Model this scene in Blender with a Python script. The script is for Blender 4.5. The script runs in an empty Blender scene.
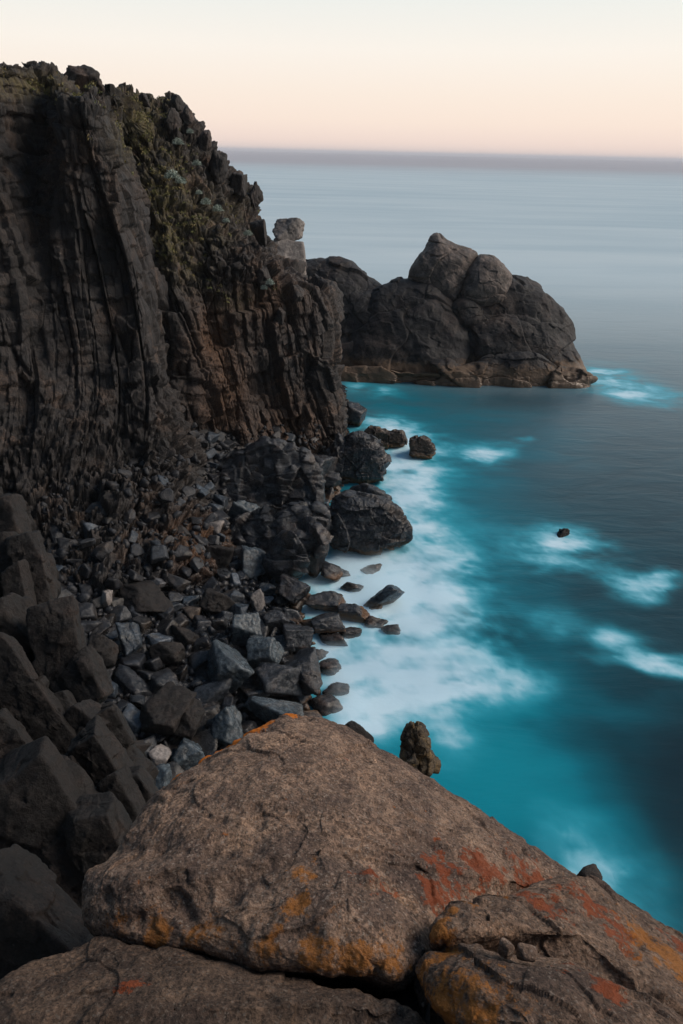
import bpy, bmesh, math, random
import numpy as np
from mathutils import Vector, Matrix

random.seed(7)
S = bpy.context.scene
C = S.collection
W_, H_ = 683, 1024
FPX = 1024 * 24 / 36.0

# ------------------------------------------------------------------ camera
CAM = np.array([0.0, 0.0, 20.0])
PITCH, ROLL = math.radians(27.8), math.radians(1.36)
fw = np.array([0, math.cos(PITCH), -math.sin(PITCH)])
r0 = np.array([1.0, 0, 0]); u0 = np.array([0, math.sin(PITCH), math.cos(PITCH)])
RT = r0 * math.cos(ROLL) + u0 * math.sin(ROLL)
UP = u0 * math.cos(ROLL) - r0 * math.sin(ROLL)

def ray(u, v):
    return fw + RT * ((u - W_ / 2) / FPX) + UP * ((H_ / 2 - v) / FPX)
def at_d(u, v, d): return CAM + ray(u, v) * d
def at_y(u, v, Y):
    r = ray(u, v); return CAM + r * (Y / r[1])
def at_z(u, v, z):
    r = ray(u, v); return CAM + r * ((z - CAM[2]) / r[2])
def proj(P):
    q = P - CAM; d = q @ fw
    return W_ / 2 + FPX * (q @ RT) / d, H_ / 2 - FPX * (q @ UP) / d, d

cam = bpy.data.objects.new('camera', bpy.data.cameras.new('camera')); C.objects.link(cam)
cam.data.lens = 24; cam.data.sensor_width = 36; cam.data.clip_end = 60000; cam.data.clip_start = 0.05
M = Matrix(((RT[0], UP[0], -fw[0], CAM[0]), (RT[1], UP[1], -fw[1], CAM[1]), (RT[2], UP[2], -fw[2], CAM[2]), (0, 0, 0, 1)))
cam.matrix_world = M
S.camera = cam

# ------------------------------------------------------------------ numpy noise
def _h(ix, iy, iz, k=0):
    with np.errstate(over='ignore'):
        h = (ix.astype(np.uint32) * np.uint32(73856093)) ^ (iy.astype(np.uint32) * np.uint32(19349663)) ^ \
            (iz.astype(np.uint32) * np.uint32(83492791)) ^ np.uint32((k * 2654435761 + 97) & 0xffffffff)
        h ^= h >> np.uint32(15); h *= np.uint32(0x2c1b3c6d); h ^= h >> np.uint32(12)
        h *= np.uint32(0x297a2d39); h ^= h >> np.uint32(15)
    return h.astype(np.float64) / 4294967295.0
def vnoise(P, k=0):
    i = np.floor(P).astype(np.int64); f = P - i; f = f * f * f * (f * (f * 6 - 15) + 10)
    r = 0
    for dx in (0, 1):
        for dy in (0, 1):
            for dz in (0, 1):
                w = (f[:, 0] if dx else 1 - f[:, 0]) * (f[:, 1] if dy else 1 - f[:, 1]) * (f[:, 2] if dz else 1 - f[:, 2])
                r = r + w * _h(i[:, 0] + dx, i[:, 1] + dy, i[:, 2] + dz, k)
    return r * 2 - 1
def fbm(P, o=4, k=0, g=0.5):
    a, s, r = 1.0, 0.0, 0
    for j in range(o):
        r = r + a * vnoise(P * (2.03 ** j) + 17.3 * j, k + j); s += a; a *= g
    return r / s
def voro(P, k=0):
    """F1, F2, vector from the cell centre, three random numbers of the cell."""
    i = np.floor(P).astype(np.int64); n = len(P)
    f1 = np.full(n, 9.0); f2 = np.full(n, 9.0); vec = np.zeros((n, 3)); cid = np.zeros((n, 3), np.int64)
    for dx in (-1, 0, 1):
        for dy in (-1, 0, 1):
            for dz in (-1, 0, 1):
                c = i + np.array([dx, dy, dz])
                j = np.stack([_h(c[:, 0], c[:, 1], c[:, 2], k + q) for q in range(3)], 1)
                v = P - (c + 0.1 + 0.8 * j); d = np.sqrt((v * v).sum(1))
                m = d < f1
                f2 = np.where(m, f1, np.minimum(f2, d)); f1 = np.where(m, d, f1)
                vec[m] = v[m]; cid[m] = c[m]
    rnd = np.stack([_h(cid[:, 0], cid[:, 1], cid[:, 2], k + 10 + q) for q in range(4)], 1)
    return f1, f2, vec, rnd
def blocks(P, cell, k, tilt=0.5, crack=0.35, cw=0.10, warp=0.25):
    """jointed rock: every cell stands a little forward or back, is tilted, and has a crack around it"""
    Q = P / np.array(cell)
    Q = Q + warp * np.stack([fbm(Q * 0.9 + 5 * q, 2, k + 40 + q) for q in range(3)], 1)
    f1, f2, vec, rnd = voro(Q, k)
    off = rnd[:, 0] * 2 - 1
    t = ((rnd[:, 1:4] * 2 - 1) * vec).sum(1)
    return off * 0.6 + tilt * t * 2 - crack * np.exp(-(f2 - f1) / cw)
def prisms(P, w, h, k, tilt=0.6, crack=0.6, cw=0.05, warp=0.12, lean=(0.0, 0.0), hvar=0.35):
    """columnar joints: upright prisms cut by cross joints at heights of their own"""
    Q = np.stack([(P[:, 0] + lean[0] * P[:, 2]) / w, (P[:, 1] + lean[1] * P[:, 2]) / (w * 1.5), np.zeros(len(P))], 1)
    Q[:, :2] += warp * np.stack([fbm(P / (w * 2.5) + 5 * q, 3, k + 40 + q) for q in range(2)], 1)
    Q[:, 2] = 0.5
    f1, f2, vec, rnd = voro(Q, k)
    hh = h * (0.6 + 0.8 * rnd[:, 1])
    zz = P[:, 2] / hh + rnd[:, 2] * 13 + (rnd[:, 3] - .5) * 0.8 * vec[:, 0] + 0.15 * fbm(P / w, 2, k + 60)
    iz = np.floor(zz); fz = zz - iz
    cid = np.floor(rnd[:, 0] * 1e6).astype(np.int64)
    b = [_h(cid, iz.astype(np.int64), np.zeros(len(P), np.int64), k + 70 + q) for q in range(4)]
    d = (rnd[:, 0] - .5) * 1.3 + (b[0] - .5) * 2 * hvar + tilt * ((rnd[:, 1] - .5) * 2 * vec[:, 0] + (rnd[:, 2] - .5) * 2 * vec[:, 1] + (b[1] - .5) * 1.4 * (fz - .5))
    d = d - crack * np.exp(-(f2 - f1) / cw) * (0.4 + .9 * rnd[:, 3]) - crack * 0.35 * np.exp(-np.minimum(fz, 1 - fz) * hh / (w * 0.06))
    return d
def slabs(P, w, h, k, dr, tilt=0.7, crack=0.6, cw=0.045, hvar=0.35, lean=0.06):
    """straight upright joints at uneven spacing along the wall, cross joints at heights of their own"""
    z0 = np.zeros(len(P))
    a = (P[:, 0] * dr[0] + P[:, 1] * dr[1] + lean * P[:, 2]) / w + 0.07 * fbm(P * np.array([.5, .5, .10]) / w ** .5, 3, k)
    a = a + 0.28 * vnoise(np.stack([a * 1.1, z0, z0 + .5], 1), k + 1) + 0.35 * vnoise(np.stack([a * .31, z0 + 3, z0 + .5], 1), k + 1)
    i = np.floor(a); f = a - i; ii = i.astype(np.int64); zi = z0.astype(np.int64)
    r = [_h(ii, zi, zi, k + q) for q in range(5)]
    hh = h * (.5 + r[1]); zz = P[:, 2] / hh + r[2] * 13 + (r[3] - .5) * 1.0 * (f - .5) + 0.10 * fbm(P / w, 2, k + 60)
    iz = np.floor(zz); fz = zz - iz; b = [_h(ii, iz.astype(np.int64), zi, k + 70 + q) for q in range(4)]
    e = np.minimum(f, 1 - f) * w; ez = np.minimum(fz, 1 - fz) * hh
    d = (r[0] - .5) * .75 + (b[0] - .5) * 2 * hvar + tilt * ((r[4] - .5) * 1.2 + (b[2] - .5) * 1.0) * (f - .5) * 2 + tilt * (b[1] - .5) * 1.3 * (fz - .5)
    return d - crack * np.clip(1.6 - e / (cw * w), 0, 1) * (.15 + 1.1 * b[2]) - crack * .3 * np.clip(1.5 - ez / (.035 * w), 0, 1) * (.3 + b[3])
def sstep(a, b, x):
    t = np.clip((x - a) / (b - a), 0, 1); return t * t * (3 - 2 * t)

# ------------------------------------------------------------------ mesh helpers
def link(name, V, F, mat=None, parent=None, smooth=True, attrs=None):
    me = bpy.data.meshes.new(name)
    V = np.asarray(V, np.float64); o3 = V.mean(0) if parent is None else np.zeros(3)
    V = V - o3
    F = np.asarray(F)
    me.vertices.add(len(V)); me.vertices.foreach_set('co', V.astype(np.float32).ravel())
    k = F.shape[1]
    me.loops.add(F.size); me.loops.foreach_set('vertex_index', F.astype(np.int32).ravel())
    me.polygons.add(len(F)); me.polygons.foreach_set('loop_start', np.arange(0, F.size, k, dtype=np.int32))
    if smooth: me.polygons.foreach_set('use_smooth', np.ones(len(F), bool))
    for a, val in (attrs or {}).items():
        at = me.attributes.new(a, 'FLOAT', 'POINT'); at.data.foreach_set('value', np.asarray(val, np.float32))
    me.update(calc_edges=True); me.validate()
    ob = bpy.data.objects.new(name, me); C.objects.link(ob); ob.location = o3
    if mat: me.materials.append(mat)
    if parent: ob.parent = parent; ob.location = -np.array(parent.location) + o3
    return ob
def tag(o, label, cat, group=None):
    o['label'] = label; o['category'] = cat
    if group: o['group'] = group
    return o
def kind(o, k): o['kind'] = k; return o
def empty(name, loc):
    o = bpy.data.objects.new(name, None); C.objects.link(o); o.location = loc; return o
def grid_faces(n, m, wrap=False):
    i, j = np.meshgrid(np.arange(n - 1), np.arange(m if wrap else m - 1), indexing='ij')
    j2 = (j + 1) % m
    return np.stack([i * m + j, (i + 1) * m + j, (i + 1) * m + j2, i * m + j2], -1).reshape(-1, 4)
def catmull(P, n, closed=False):
    P = np.asarray(P, float); m = len(P)
    t = np.linspace(0, m if closed else m - 1, n, endpoint=not closed)
    i = np.floor(t).astype(int)
    if not closed: i = np.minimum(i, m - 2)
    f = (t - i).reshape((-1,) + (1,) * (P.ndim - 1))
    g = (lambda q: P[q % m]) if closed else (lambda q: P[np.clip(q, 0, m - 1)])
    a, b, c, d = g(i - 1), g(i), g(i + 1), g(i + 2)
    return 0.5 * (2 * b + (c - a) * f + (2 * a - 5 * b + 4 * c - d) * f ** 2 + (3 * b - a - 3 * c + d) * f ** 3)
def grid_normals(G):
    a = np.gradient(G, axis=0); b = np.gradient(G, axis=1); n = np.cross(a, b)
    return n / (np.linalg.norm(n, axis=2, keepdims=True) + 1e-9)

# ------------------------------------------------------------------ materials
class NT:
    def __init__(s, name):
        s.m = bpy.data.materials.new(name); s.m.use_nodes = True
        s.t = s.m.node_tree; s.t.nodes.clear()
        s.out = s.n('ShaderNodeOutputMaterial'); s.b = s.n('ShaderNodeBsdfPrincipled')
        s.l(s.b.outputs[0], s.out.inputs[0])
    def n(s, t, **kw):
        x = s.t.nodes.new(t)
        for k, v in kw.items(): setattr(x, k, v)
        return x
    def l(s, a, b): s.t.links.new(a, b)
    def put(s, sock, v):
        if isinstance(v, (int, float)): sock.default_value = v
        elif isinstance(v, tuple): sock.default_value = v if len(v) == 4 or sock.type == 'VECTOR' else v + (1,)
        else: s.l(v, sock)
    def math(s, op, a, b=0.0, c=None, clamp=False):
        x = s.n('ShaderNodeMath', operation=op, use_clamp=clamp); s.put(x.inputs[0], a); s.put(x.inputs[1], b)
        if c is not None: s.put(x.inputs[2], c)
        return x.outputs[0]
    def ramp01(s, v, a, b, lo=0.0, hi=1.0):
        x = s.n('ShaderNodeMapRange', interpolation_type='SMOOTHSTEP'); s.put(x.inputs[0], v)
        x.inputs[1].default_value = a; x.inputs[2].default_value = b; x.inputs[3].default_value = lo; x.inputs[4].default_value = hi
        return x.outputs[0]
    def mix(s, f, a, b, mode='MIX'):
        x = s.n('ShaderNodeMix', data_type='RGBA', blend_type=mode); s.put(x.inputs[0], f); s.put(x.inputs[6], a); s.put(x.inputs[7], b)
        return x.outputs[2]
    def pos(s): return s.n('ShaderNodeNewGeometry').outputs['Position']
    def sxyz(s, v): x = s.n('ShaderNodeSeparateXYZ'); s.l(v, x.inputs[0]); return x.outputs
    def vscale(s, v, sc):
        x = s.n('ShaderNodeVectorMath', operation='MULTIPLY'); s.l(v, x.inputs[0]); x.inputs[1].default_value = sc; return x.outputs[0]
    def noise(s, v, sc, det=6, rough=0.6, dist=0.0):
        x = s.n('ShaderNodeTexNoise'); s.l(v, x.inputs['Vector']); x.inputs['Scale'].default_value = sc
        x.inputs['Detail'].default_value = det; x.inputs['Roughness'].default_value = rough; x.inputs['Distortion'].default_value = dist
        return x.outputs[0]
    def vor(s, v, sc, feature='F1'):
        x = s.n('ShaderNodeTexVoronoi', feature=feature); s.l(v, x.inputs['Vector']); x.inputs['Scale'].default_value = sc
        return x
    def facet(s, v, sc):
        """height of tilted planes, one per voronoi cell: angular broken faces"""
        vo = s.vor(v, sc)
        a = s.n('ShaderNodeVectorMath', operation='SUBTRACT'); s.l(v, a.inputs[0]); s.l(vo.outputs['Position'], a.inputs[1])
        b = s.n('ShaderNodeVectorMath', operation='SUBTRACT'); s.l(vo.outputs['Color'], b.inputs[0]); b.inputs[1].default_value = (.5, .5, .5)
        d = s.n('ShaderNodeVectorMath', operation='DOT_PRODUCT'); s.l(a.outputs[0], d.inputs[0]); s.l(b.outputs[0], d.inputs[1])
        return s.math('MULTIPLY', d.outputs['Value'], sc)
    def attr(s, a): return s.n('ShaderNodeAttribute', attribute_name=a).outputs['Fac']
    def bump(s, h, strength, dist, nrm=None):
        x = s.n('ShaderNodeBump'); s.l(h, x.inputs['Height']); x.inputs['Strength'].default_value = strength; x.inputs['Distance'].default_value = dist
        if nrm: s.l(nrm, x.inputs['Normal'])
        return x.outputs[0]

def rock_mat(name, dark, mid, warm, pale, sc=1.0, rough=0.75, wet_z=None, tide=None, objrand=0.0, bump=1.0, veins=True, joints=(1, 1, 0.35), attrs=(), speck=0.3, warm_amt=0.5, facets=1.0):
    """dark jointed rock: patches of three tones, crack lines, pale specks; optional wet foot, brown tide band"""
    t = NT(name); p = t.pos()
    n1 = t.noise(p, 0.55 * sc, 7, 0.62, 0.4); n2 = t.noise(p, 2.6 * sc, 8, 0.68, 0.2); n3 = t.noise(p, 13 * sc, 6, 0.7)
    col = t.mix(t.ramp01(n2, 0.35, 0.68), dark, mid)
    w = t.math('MULTIPLY', t.ramp01(n1, 0.48, 0.68), t.ramp01(n3, 0.3, 0.65))
    col = t.mix(t.math('MULTIPLY', w, warm_amt), col, warm)
    pv = t.vscale(p, joints)
    vo = t.vor(pv, 1.7 * sc); vc = t.vor(pv, 1.7 * sc, 'DISTANCE_TO_EDGE'); vf = t.vor(pv, 5.5 * sc, 'DISTANCE_TO_EDGE')
    tone = t.sxyz(vo.outputs['Color'])[0]
    col = t.mix(1.0, col, t.mix(tone, (0.72, 0.72, 0.72), (1.25, 1.22, 1.2)), 'MULTIPLY')
    sp = t.math('MULTIPLY', t.ramp01(t.noise(p, 7 * sc, 5, 0.75), 0.60, 0.72), t.ramp01(t.noise(p, 0.9 * sc, 3), 0.45, 0.65))
    col = t.mix(t.math('MULTIPLY', sp, speck), col, pale)
    col = t.mix(1.0, col, t.mix(t.ramp01(n3, 0.25, 0.75), (0.65, 0.65, 0.65), (1.3, 1.3, 1.3)), 'MULTIPLY')
    if objrand:
        r = t.n('ShaderNodeObjectInfo').outputs['Random']
        cr = t.n('ShaderNodeValToRGB'); t.l(r, cr.inputs[0])
        e = cr.color_ramp.elements
        e[0].position = 0; e[0].color = (0.45, 0.5, 0.58, 1); e[1].position = 1; e[1].color = (3.2, 2.3, 1.6, 1)
        for q, c in ((0.3, (0.7, 0.72, 0.76, 1)), (0.5, (1.0, 0.95, 0.9, 1)), (0.66, (1.2, 1.6, 1.9, 1)), (0.72, (0.6, 0.55, 0.5, 1)), (0.90, (0.9, 0.8, 0.7, 1)), (0.94, (2.6, 3.1, 3.4, 1))):
            x = e.new(q); x.color = c
        col = t.mix(objrand, col, t.mix(1.0, col, cr.outputs[0], 'MULTIPLY'))
    rg = t.ramp01(n2, 0.3, 0.7, rough - 0.12, rough + 0.1)
    z = t.sxyz(p)[2]
    if tide:
        zz = t.math('ADD', z, t.math('MULTIPLY', n2, -1.2 * tide[1]))
        f = t.math('MULTIPLY', t.ramp01(zz, tide[1] * 0.25, -tide[1] * 0.15), tide[2])
        col = t.mix(f, col, t.mix(n3, tide[0], tuple(c * 0.5 for c in tide[0])))
    if wet_z:
        f = t.ramp01(t.math('ADD', z, t.math('MULTIPLY', n1, -wet_z)), wet_z * 0.9, -wet_z * 0.2)
        x = t.n('ShaderNodeMix'); t.l(f, x.inputs[0]); t.l(rg, x.inputs[2]); x.inputs[3].default_value = 0.22
        rg = x.outputs[0]
    if 'veg' in attrs:
        f = t.math('MULTIPLY', t.attr('veg'), t.ramp01(n2, 0.35, 0.6))
        col = t.mix(f, col, t.mix(n3, (0.075, 0.075, 0.025), (0.15, 0.11, 0.055)))
    if 'rust' in attrs:
        f = t.math('MULTIPLY', t.attr('rust'), t.ramp01(n3, 0.3, 0.62))
        col = t.mix(f, col, t.mix(n3, (0.10, 0.04, 0.012), (0.2, 0.085, 0.025)))
    t.put(t.b.inputs['Base Color'], col); t.put(t.b.inputs['Roughness'], rg)
    t.b.inputs['Specular IOR Level'].default_value = 0.4
    h = t.math('MULTIPLY', t.ramp01(vc.outputs[0], 0.0, 0.035), 0.10 if veins else 0.0)
    h = t.math('ADD', h, t.math('MULTIPLY', t.ramp01(vf.outputs[0], 0.0, 0.05), 0.08 if veins else 0.03))
    h = t.math('ADD', h, t.math('MULTIPLY', t.facet(pv, 2.1 * sc), 0.8 * facets)); h = t.math('ADD', h, t.math('MULTIPLY', t.facet(pv, 5.7 * sc), 0.4 * facets))
    h = t.math('ADD', h, t.math('MULTIPLY', n2, 0.35)); h = t.math('ADD', h, t.math('MULTIPLY', n3, 0.3))
    t.l(t.bump(h, 0.9, 0.22 * bump / sc), t.b.inputs['Normal'])
    return t.m

basalt = rock_mat('cliff_basalt', (0.0125, 0.0122, 0.014), (0.043, 0.038, 0.037), (0.105, 0.068, 0.048), (0.34, 0.33, 0.31), wet_z=4.0, tide=((0.13, 0.075, 0.035), 1.0, 0.6), attrs=('veg', 'rust'), bump=0.9, speck=.55, warm_amt=.7)
basalt2 = rock_mat('headland_rock', (0.017, 0.016, 0.018), (0.045, 0.039, 0.037), (0.14, 0.088, 0.062), (0.32, 0.30, 0.28), wet_z=3.0, tide=((0.13, 0.075, 0.035), 1.0, 0.6), attrs=('veg', 'rust'), bump=0.8, warm_amt=0.75)
outcrop_m = rock_mat('outcrop_rock', (0.0075, 0.0066, 0.0068), (0.019, 0.0155, 0.0148), (0.048, 0.032, 0.025), (0.22, 0.2, 0.18), sc=2.6, bump=0.9, joints=(1, 1, 1), speck=0.3, veins=False)
rubble_m = rock_mat('beach_rock', (0.016, 0.018, 0.0225), (0.046, 0.05, 0.058), (0.095, 0.069, 0.047), (0.3, 0.33, 0.35), sc=2.0, rough=0.6, wet_z=3.2, tide=((0.14, 0.075, 0.035), 0.5, 0.6), objrand=1.0, bump=0.5, veins=False, joints=(1, 1, 1), speck=0.35)
bluegrey_m = rock_mat('bluegrey_rock', (0.035, 0.045, 0.055), (0.085, 0.11, 0.13), (0.12, 0.10, 0.08), (0.4, 0.47, 0.5), sc=2.0, rough=0.5, wet_z=3.5, tide=((0.14, 0.075, 0.035), 0.5, 0.6), bump=0.5, veins=False, joints=(1, 1, 1), speck=0.45)  # blue-grey rock, with the sky's blue sheen on wet stone put into its colour
shore_m = rock_mat('wet_shore_rock', (0.018, 0.019, 0.024), (0.052, 0.058, 0.068), (0.12, 0.075, 0.045), (0.25, 0.27, 0.28), sc=1.5, rough=0.38, wet_z=3.2, facets=.6, tide=((0.165, 0.08, 0.034), 0.7, 0.85), bump=0.7, joints=(1, 1, 1), speck=0.15, veins=False)
surf_m = rock_mat('surf_rock', (0.022, 0.02, 0.021), (0.05, 0.044, 0.043), (0.10, 0.06, 0.04), (0.2, 0.2, 0.2), sc=3, rough=.3, facets=.4, bump=.5, joints=(1, 1, 1), speck=.1, veins=False, warm_amt=.8)
reef_m = rock_mat('reef_rock', (0.03, 0.022, 0.018), (0.075, 0.05, 0.034), (0.15, 0.085, 0.045), (0.3, 0.25, 0.2), sc=1.5, rough=0.5, wet_z=2.0, tide=((0.24, 0.11, 0.04), 0.6, 0.7), bump=0.7, joints=(1, 1, 1), speck=0.15, veins=False)
islet_m = rock_mat('islet_rock', (0.0095, 0.0098, 0.0125), (0.024, 0.0235, 0.027), (0.10, 0.062, 0.043), (0.2, 0.18, 0.16), sc=0.45, facets=.35, wet_z=1.0, tide=((0.21, 0.135, 0.085), 2.6, 0.8), bump=0.3, joints=(1, 1, 1), speck=0.12, veins=False, warm_amt=0.45)
tor_m = rock_mat('tor_rock', (0.06, 0.052, 0.05), (0.16, 0.13, 0.117), (0.17, 0.125, 0.10), (0.25, 0.23, 0.21), sc=0.6, facets=.3, bump=0.35, joints=(1, 1, 1), speck=0.15, veins=False, warm_amt=0.35)
palerock_m = rock_mat('pale_rock', (0.16, 0.145, 0.14), (0.27, 0.25, 0.24), (0.30, 0.23, 0.19), (0.42, 0.4, 0.38), sc=0.8, bump=0.5, speck=0.2, veins=False)

def granite_mat(name='granite', mul=1.0):
    t = NT(name); p = t.pos()
    n1 = t.noise(p, 1.3, 6, 0.6, 0.5); n2 = t.noise(p, 6.5, 8, 0.7, 0.2); n3 = t.noise(p, 34, 6, 0.75)
    g1 = t.vor(p, 62); g2 = t.vor(p, 110)
    col = t.mix(t.ramp01(n2, 0.33, 0.68), (0.16, 0.112, 0.088), (0.41, 0.285, 0.203))
    col = t.mix(t.math('MULTIPLY', t.ramp01(n1, 0.44, 0.62), 0.7), col, (0.10, 0.074, 0.065))
    col = t.mix(t.math('MULTIPLY', t.ramp01(t.noise(p, 3.1, 5, 0.65), 0.55, 0.75), 0.6), col, (0.42, 0.27, 0.17))
    gr = t.sxyz(g1.outputs['Color'])[0]; gr2 = t.sxyz(g2.outputs['Color'])[1]
    col = t.mix(t.ramp01(t.noise(p, 2.2, 3), .35, .65, .25, .85), col, t.mix(gr, (0.5, 0.48, 0.47), (1.5, 1.45, 1.4)), 'MULTIPLY')
    col = t.mix(t.ramp01(gr2, 0.80, 0.86, 0, 0.5), col, (0.03, 0.027, 0.026))
    col = t.mix(t.ramp01(t.sxyz(g2.outputs['Color'])[0], 0.90, 0.93, 0, 0.45), col, (0.42, 0.36, 0.30))
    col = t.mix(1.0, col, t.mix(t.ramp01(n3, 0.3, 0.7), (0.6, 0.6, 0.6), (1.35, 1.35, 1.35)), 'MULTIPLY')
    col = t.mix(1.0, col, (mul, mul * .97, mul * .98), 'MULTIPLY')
    # lichens
    nl = t.noise(p, 22, 5, 0.8); nl2 = t.noise(p, 9, 4, 0.7)
    f = t.ramp01(t.math('ADD', t.attr('orange'), t.math('MULTIPLY', t.math('SUBTRACT', nl, 0.5), 2.2)), 0.48, 0.62)
    col = t.mix(f, col, t.mix(nl2, (0.50, 0.12, 0.012), (0.72, 0.23, 0.03)))
    f = t.ramp01(t.math('ADD', t.attr('rust'), t.math('MULTIPLY', t.math('ADD', t.math('MULTIPLY', t.math('SUBTRACT', nl2, .5), 1.6), t.math('SUBTRACT', nl, 0.55)), 1.7)), 0.50, 0.74)
    col = t.mix(t.math('MULTIPLY', f, 0.85), col, t.mix(nl2, (0.19, 0.036, 0.013), (0.36, 0.09, 0.03)))
    f = t.ramp01(t.math('ADD', t.attr('ochre'), t.math('MULTIPLY', t.math('ADD', t.math('MULTIPLY', t.math('SUBTRACT', nl2, .5), 1.3), t.math('SUBTRACT', nl, 0.55)), 1.7)), 0.36, 0.78)
    col = t.mix(t.math('MULTIPLY', f, 0.75), col, t.mix(nl, (0.26, 0.09, 0.014), (0.55, 0.21, 0.035)))
    t.put(t.b.inputs['Base Color'], col); t.b.inputs['Roughness'].default_value = 0.85; t.b.inputs['Specular IOR Level'].default_value = 0.25
    pit = t.ramp01(t.vor(p, 17).outputs['Distance'], 0.03, 0.12)
    h = t.math('ADD', t.math('MULTIPLY', n2, 1.2), t.math('MULTIPLY', n3, 0.55)); h = t.math('ADD', h, t.math('MULTIPLY', pit, 0.16))
    h = t.math('ADD', h, t.math('MULTIPLY', gr, 0.10))
    t.l(t.bump(h, 1.0, 0.055), t.b.inputs['Normal'])
    return t.m
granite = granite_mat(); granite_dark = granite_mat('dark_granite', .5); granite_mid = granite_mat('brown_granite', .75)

# ------------------------------------------------------------------ outline rocks: an outline given a distance, a real front and a real back
_edge = {}
def outline_rock(name, pts, mat, d=None, dc=None, T=0.3, Tb=0.5, k=2.6, m=2.0, nt=240, nr=60, seed=0, rough=0.0, amp=0.0, fs=1.0, disp=None, parent=None, down=0.35, attrs=None, centre=None, ns=0.0, flat=0.0):
    P = np.array([at_d(q[0], q[1], q[2] if len(q) > 2 else d) for q in pts])
    O = catmull(P, nt, True)
    if flat: # straighter edges between the points
        seg = np.linspace(0, len(P), nt, endpoint=False); i = seg.astype(int); f = (seg - i)[:, None]
        O = (1 - flat) * O + flat * (P[i] * (1 - f) + P[(i + 1) % len(P)] * f)
    c = O.mean(0) if centre is None else at_d(*centre)
    if dc: 
        cu, cv, cd = proj(c); c = at_d(cu, cv, dc)
    size = np.linalg.norm(O - c, axis=1).mean()
    if rough:
        w = fbm(O * (2.2 / size) + seed, 4, seed)[:, None]; O = c + (O - c) * (1 + rough * w)
    n = CAM - c; n /= np.linalg.norm(n)
    bk = -n * (1 - down) + np.array([0, 0, -1]) * down
    tf = np.sin(np.linspace(0, 1, nr) * np.pi / 2) ** 0.85; tf[0] = 0.004
    tb = tf[::-1][1::3]; tb[-1] = 0.004
    V = []
    for t in tf: V.append(c + t * (O - c) + n * T * max(0.0, 1 - t ** k) ** (1 / m))
    for t in tb: V.append(c + t * (O - c) + bk * Tb * max(0.0, 1 - t ** 3.0) ** 0.5)
    G = np.array(V); N = grid_normals(np.concatenate([G[:, -1:], G, G[:, :1]], 1))[:, 1:-1]
    Pf = G.reshape(-1, 3); Nf = N.reshape(-1, 3)
    out = Pf - (c - n * 0.0)
    if ((Nf * out).sum(1) < 0).mean() > 0.5: Nf = -Nf
    Dv = np.zeros(len(Pf))
    if amp: Dv += amp * fbm(Pf / fs + seed * 3.1, 5, seed)
    if disp is not None: Dv += disp(Pf)
    Pf = Pf + Nf * Dv[:, None]
    F = grid_faces(len(G), nt, True)
    a = {}
    if attrs: a = attrs(Pf)
    return link(name, Pf, F, mat, parent, True, a)

# ------------------------------------------------------------------ angular rocks
_ico = {}
def ico(n):
    if n not in _ico:
        bm = bmesh.new(); bmesh.ops.create_icosphere(bm, subdivisions=n, radius=1)
        _ico[n] = (np.array([v.co[:] for v in bm.verts]), np.array([[v.index for v in f.verts] for f in bm.faces])); bm.free()
    return _ico[n]
def rock_shape(seed, planes=13, p=26, sub=4, noise=0.05, stretch=(1, 1, 1), rot=True, squash=0.5):
    rg = np.random.default_rng(seed); D, F = ico(sub)
    nrm = rg.normal(size=(planes, 3))
    box = np.array([[1, 0, 0], [-1, 0, 0], [0, 1, 0], [0, -1, 0], [0, 0, 1], [0, 0, -1]]) + rg.normal(size=(6, 3)) * 0.25
    nrm = np.concatenate([nrm, box]); nrm /= np.linalg.norm(nrm, axis=1, keepdims=True)
    h = rg.uniform(0.72, 1.05, len(nrm)); h[-6:] = rg.uniform(0.6, 0.85, 6)
    dots = np.maximum(D @ nrm.T, 0) / h
    r = (dots ** p).sum(1) ** (-1 / p)
    V = D * r[:, None]
    V = V * np.array(stretch)
    if rot:
        q = rg.normal(size=4); q /= np.linalg.norm(q); a, b, c, d = q
        Rm = np.array([[1 - 2 * (c * c + d * d), 2 * (b * c - a * d), 2 * (b * d + a * c)], [2 * (b * c + a * d), 1 - 2 * (b * b + d * d), 2 * (c * d - a * b)], [2 * (b * d - a * c), 2 * (c * d + a * b), 1 - 2 * (b * b + c * c)]])
        V = V @ Rm.T
    V = V * (1 + noise * fbm(V * 2.2 + seed, 4, seed))[:, None]
    V = V * (1 + noise * 0.45 * blocks(V + seed * 0.37, (0.55, 0.55, 0.55), seed, crack=0.5))[:, None]
    return V, F

# ------------------------------------------------------------------ beach ground
_sh = [at_z(u, v, 0) for u, v in ((300, 905), (312, 800), (322, 730), (318, 690), (312, 650), (300, 610), (297, 575), (318, 545), (328, 510), (345, 478), (350, 450), (347, 425), (345, 400))]
_shx = np.array([p[0] for p in _sh]); _shy = np.array([p[1] for p in _sh])
def beach_z(x, y):
    d = np.interp(y, _shy, _shx) - x
    P = np.stack([np.asarray(x) * 0.35, np.asarray(y) * 0.35, np.zeros_like(np.asarray(x, float))], -1).reshape(-1, 3)
    nz = (fbm(P, 4, 5) * 0.55).reshape(np.shape(d))
    up = np.where(d > 0, 0.27 * d, 0.6 * d)
    cl = 0.35 * np.maximum(0, y - 27 - 0.0) * sstep(3, 9, d)
    return np.maximum(up + 0.15 * nz * 3 + cl * 0.5, -3.0)
nx, ny = 260, 420
gx, gy = np.meshgrid(np.linspace(-34, 4, nx), np.linspace(4, 64, ny), indexing='ij')
gz = beach_z(gx, gy)
BP = np.stack([gx, gy, gz], -1).reshape(-1, 3)
BP[:, 2] += 0.10 * blocks(BP, (0.5, 0.5, 0.5), 3) + 0.05 * blocks(BP, (0.22, 0.22, 0.22), 4)
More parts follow.
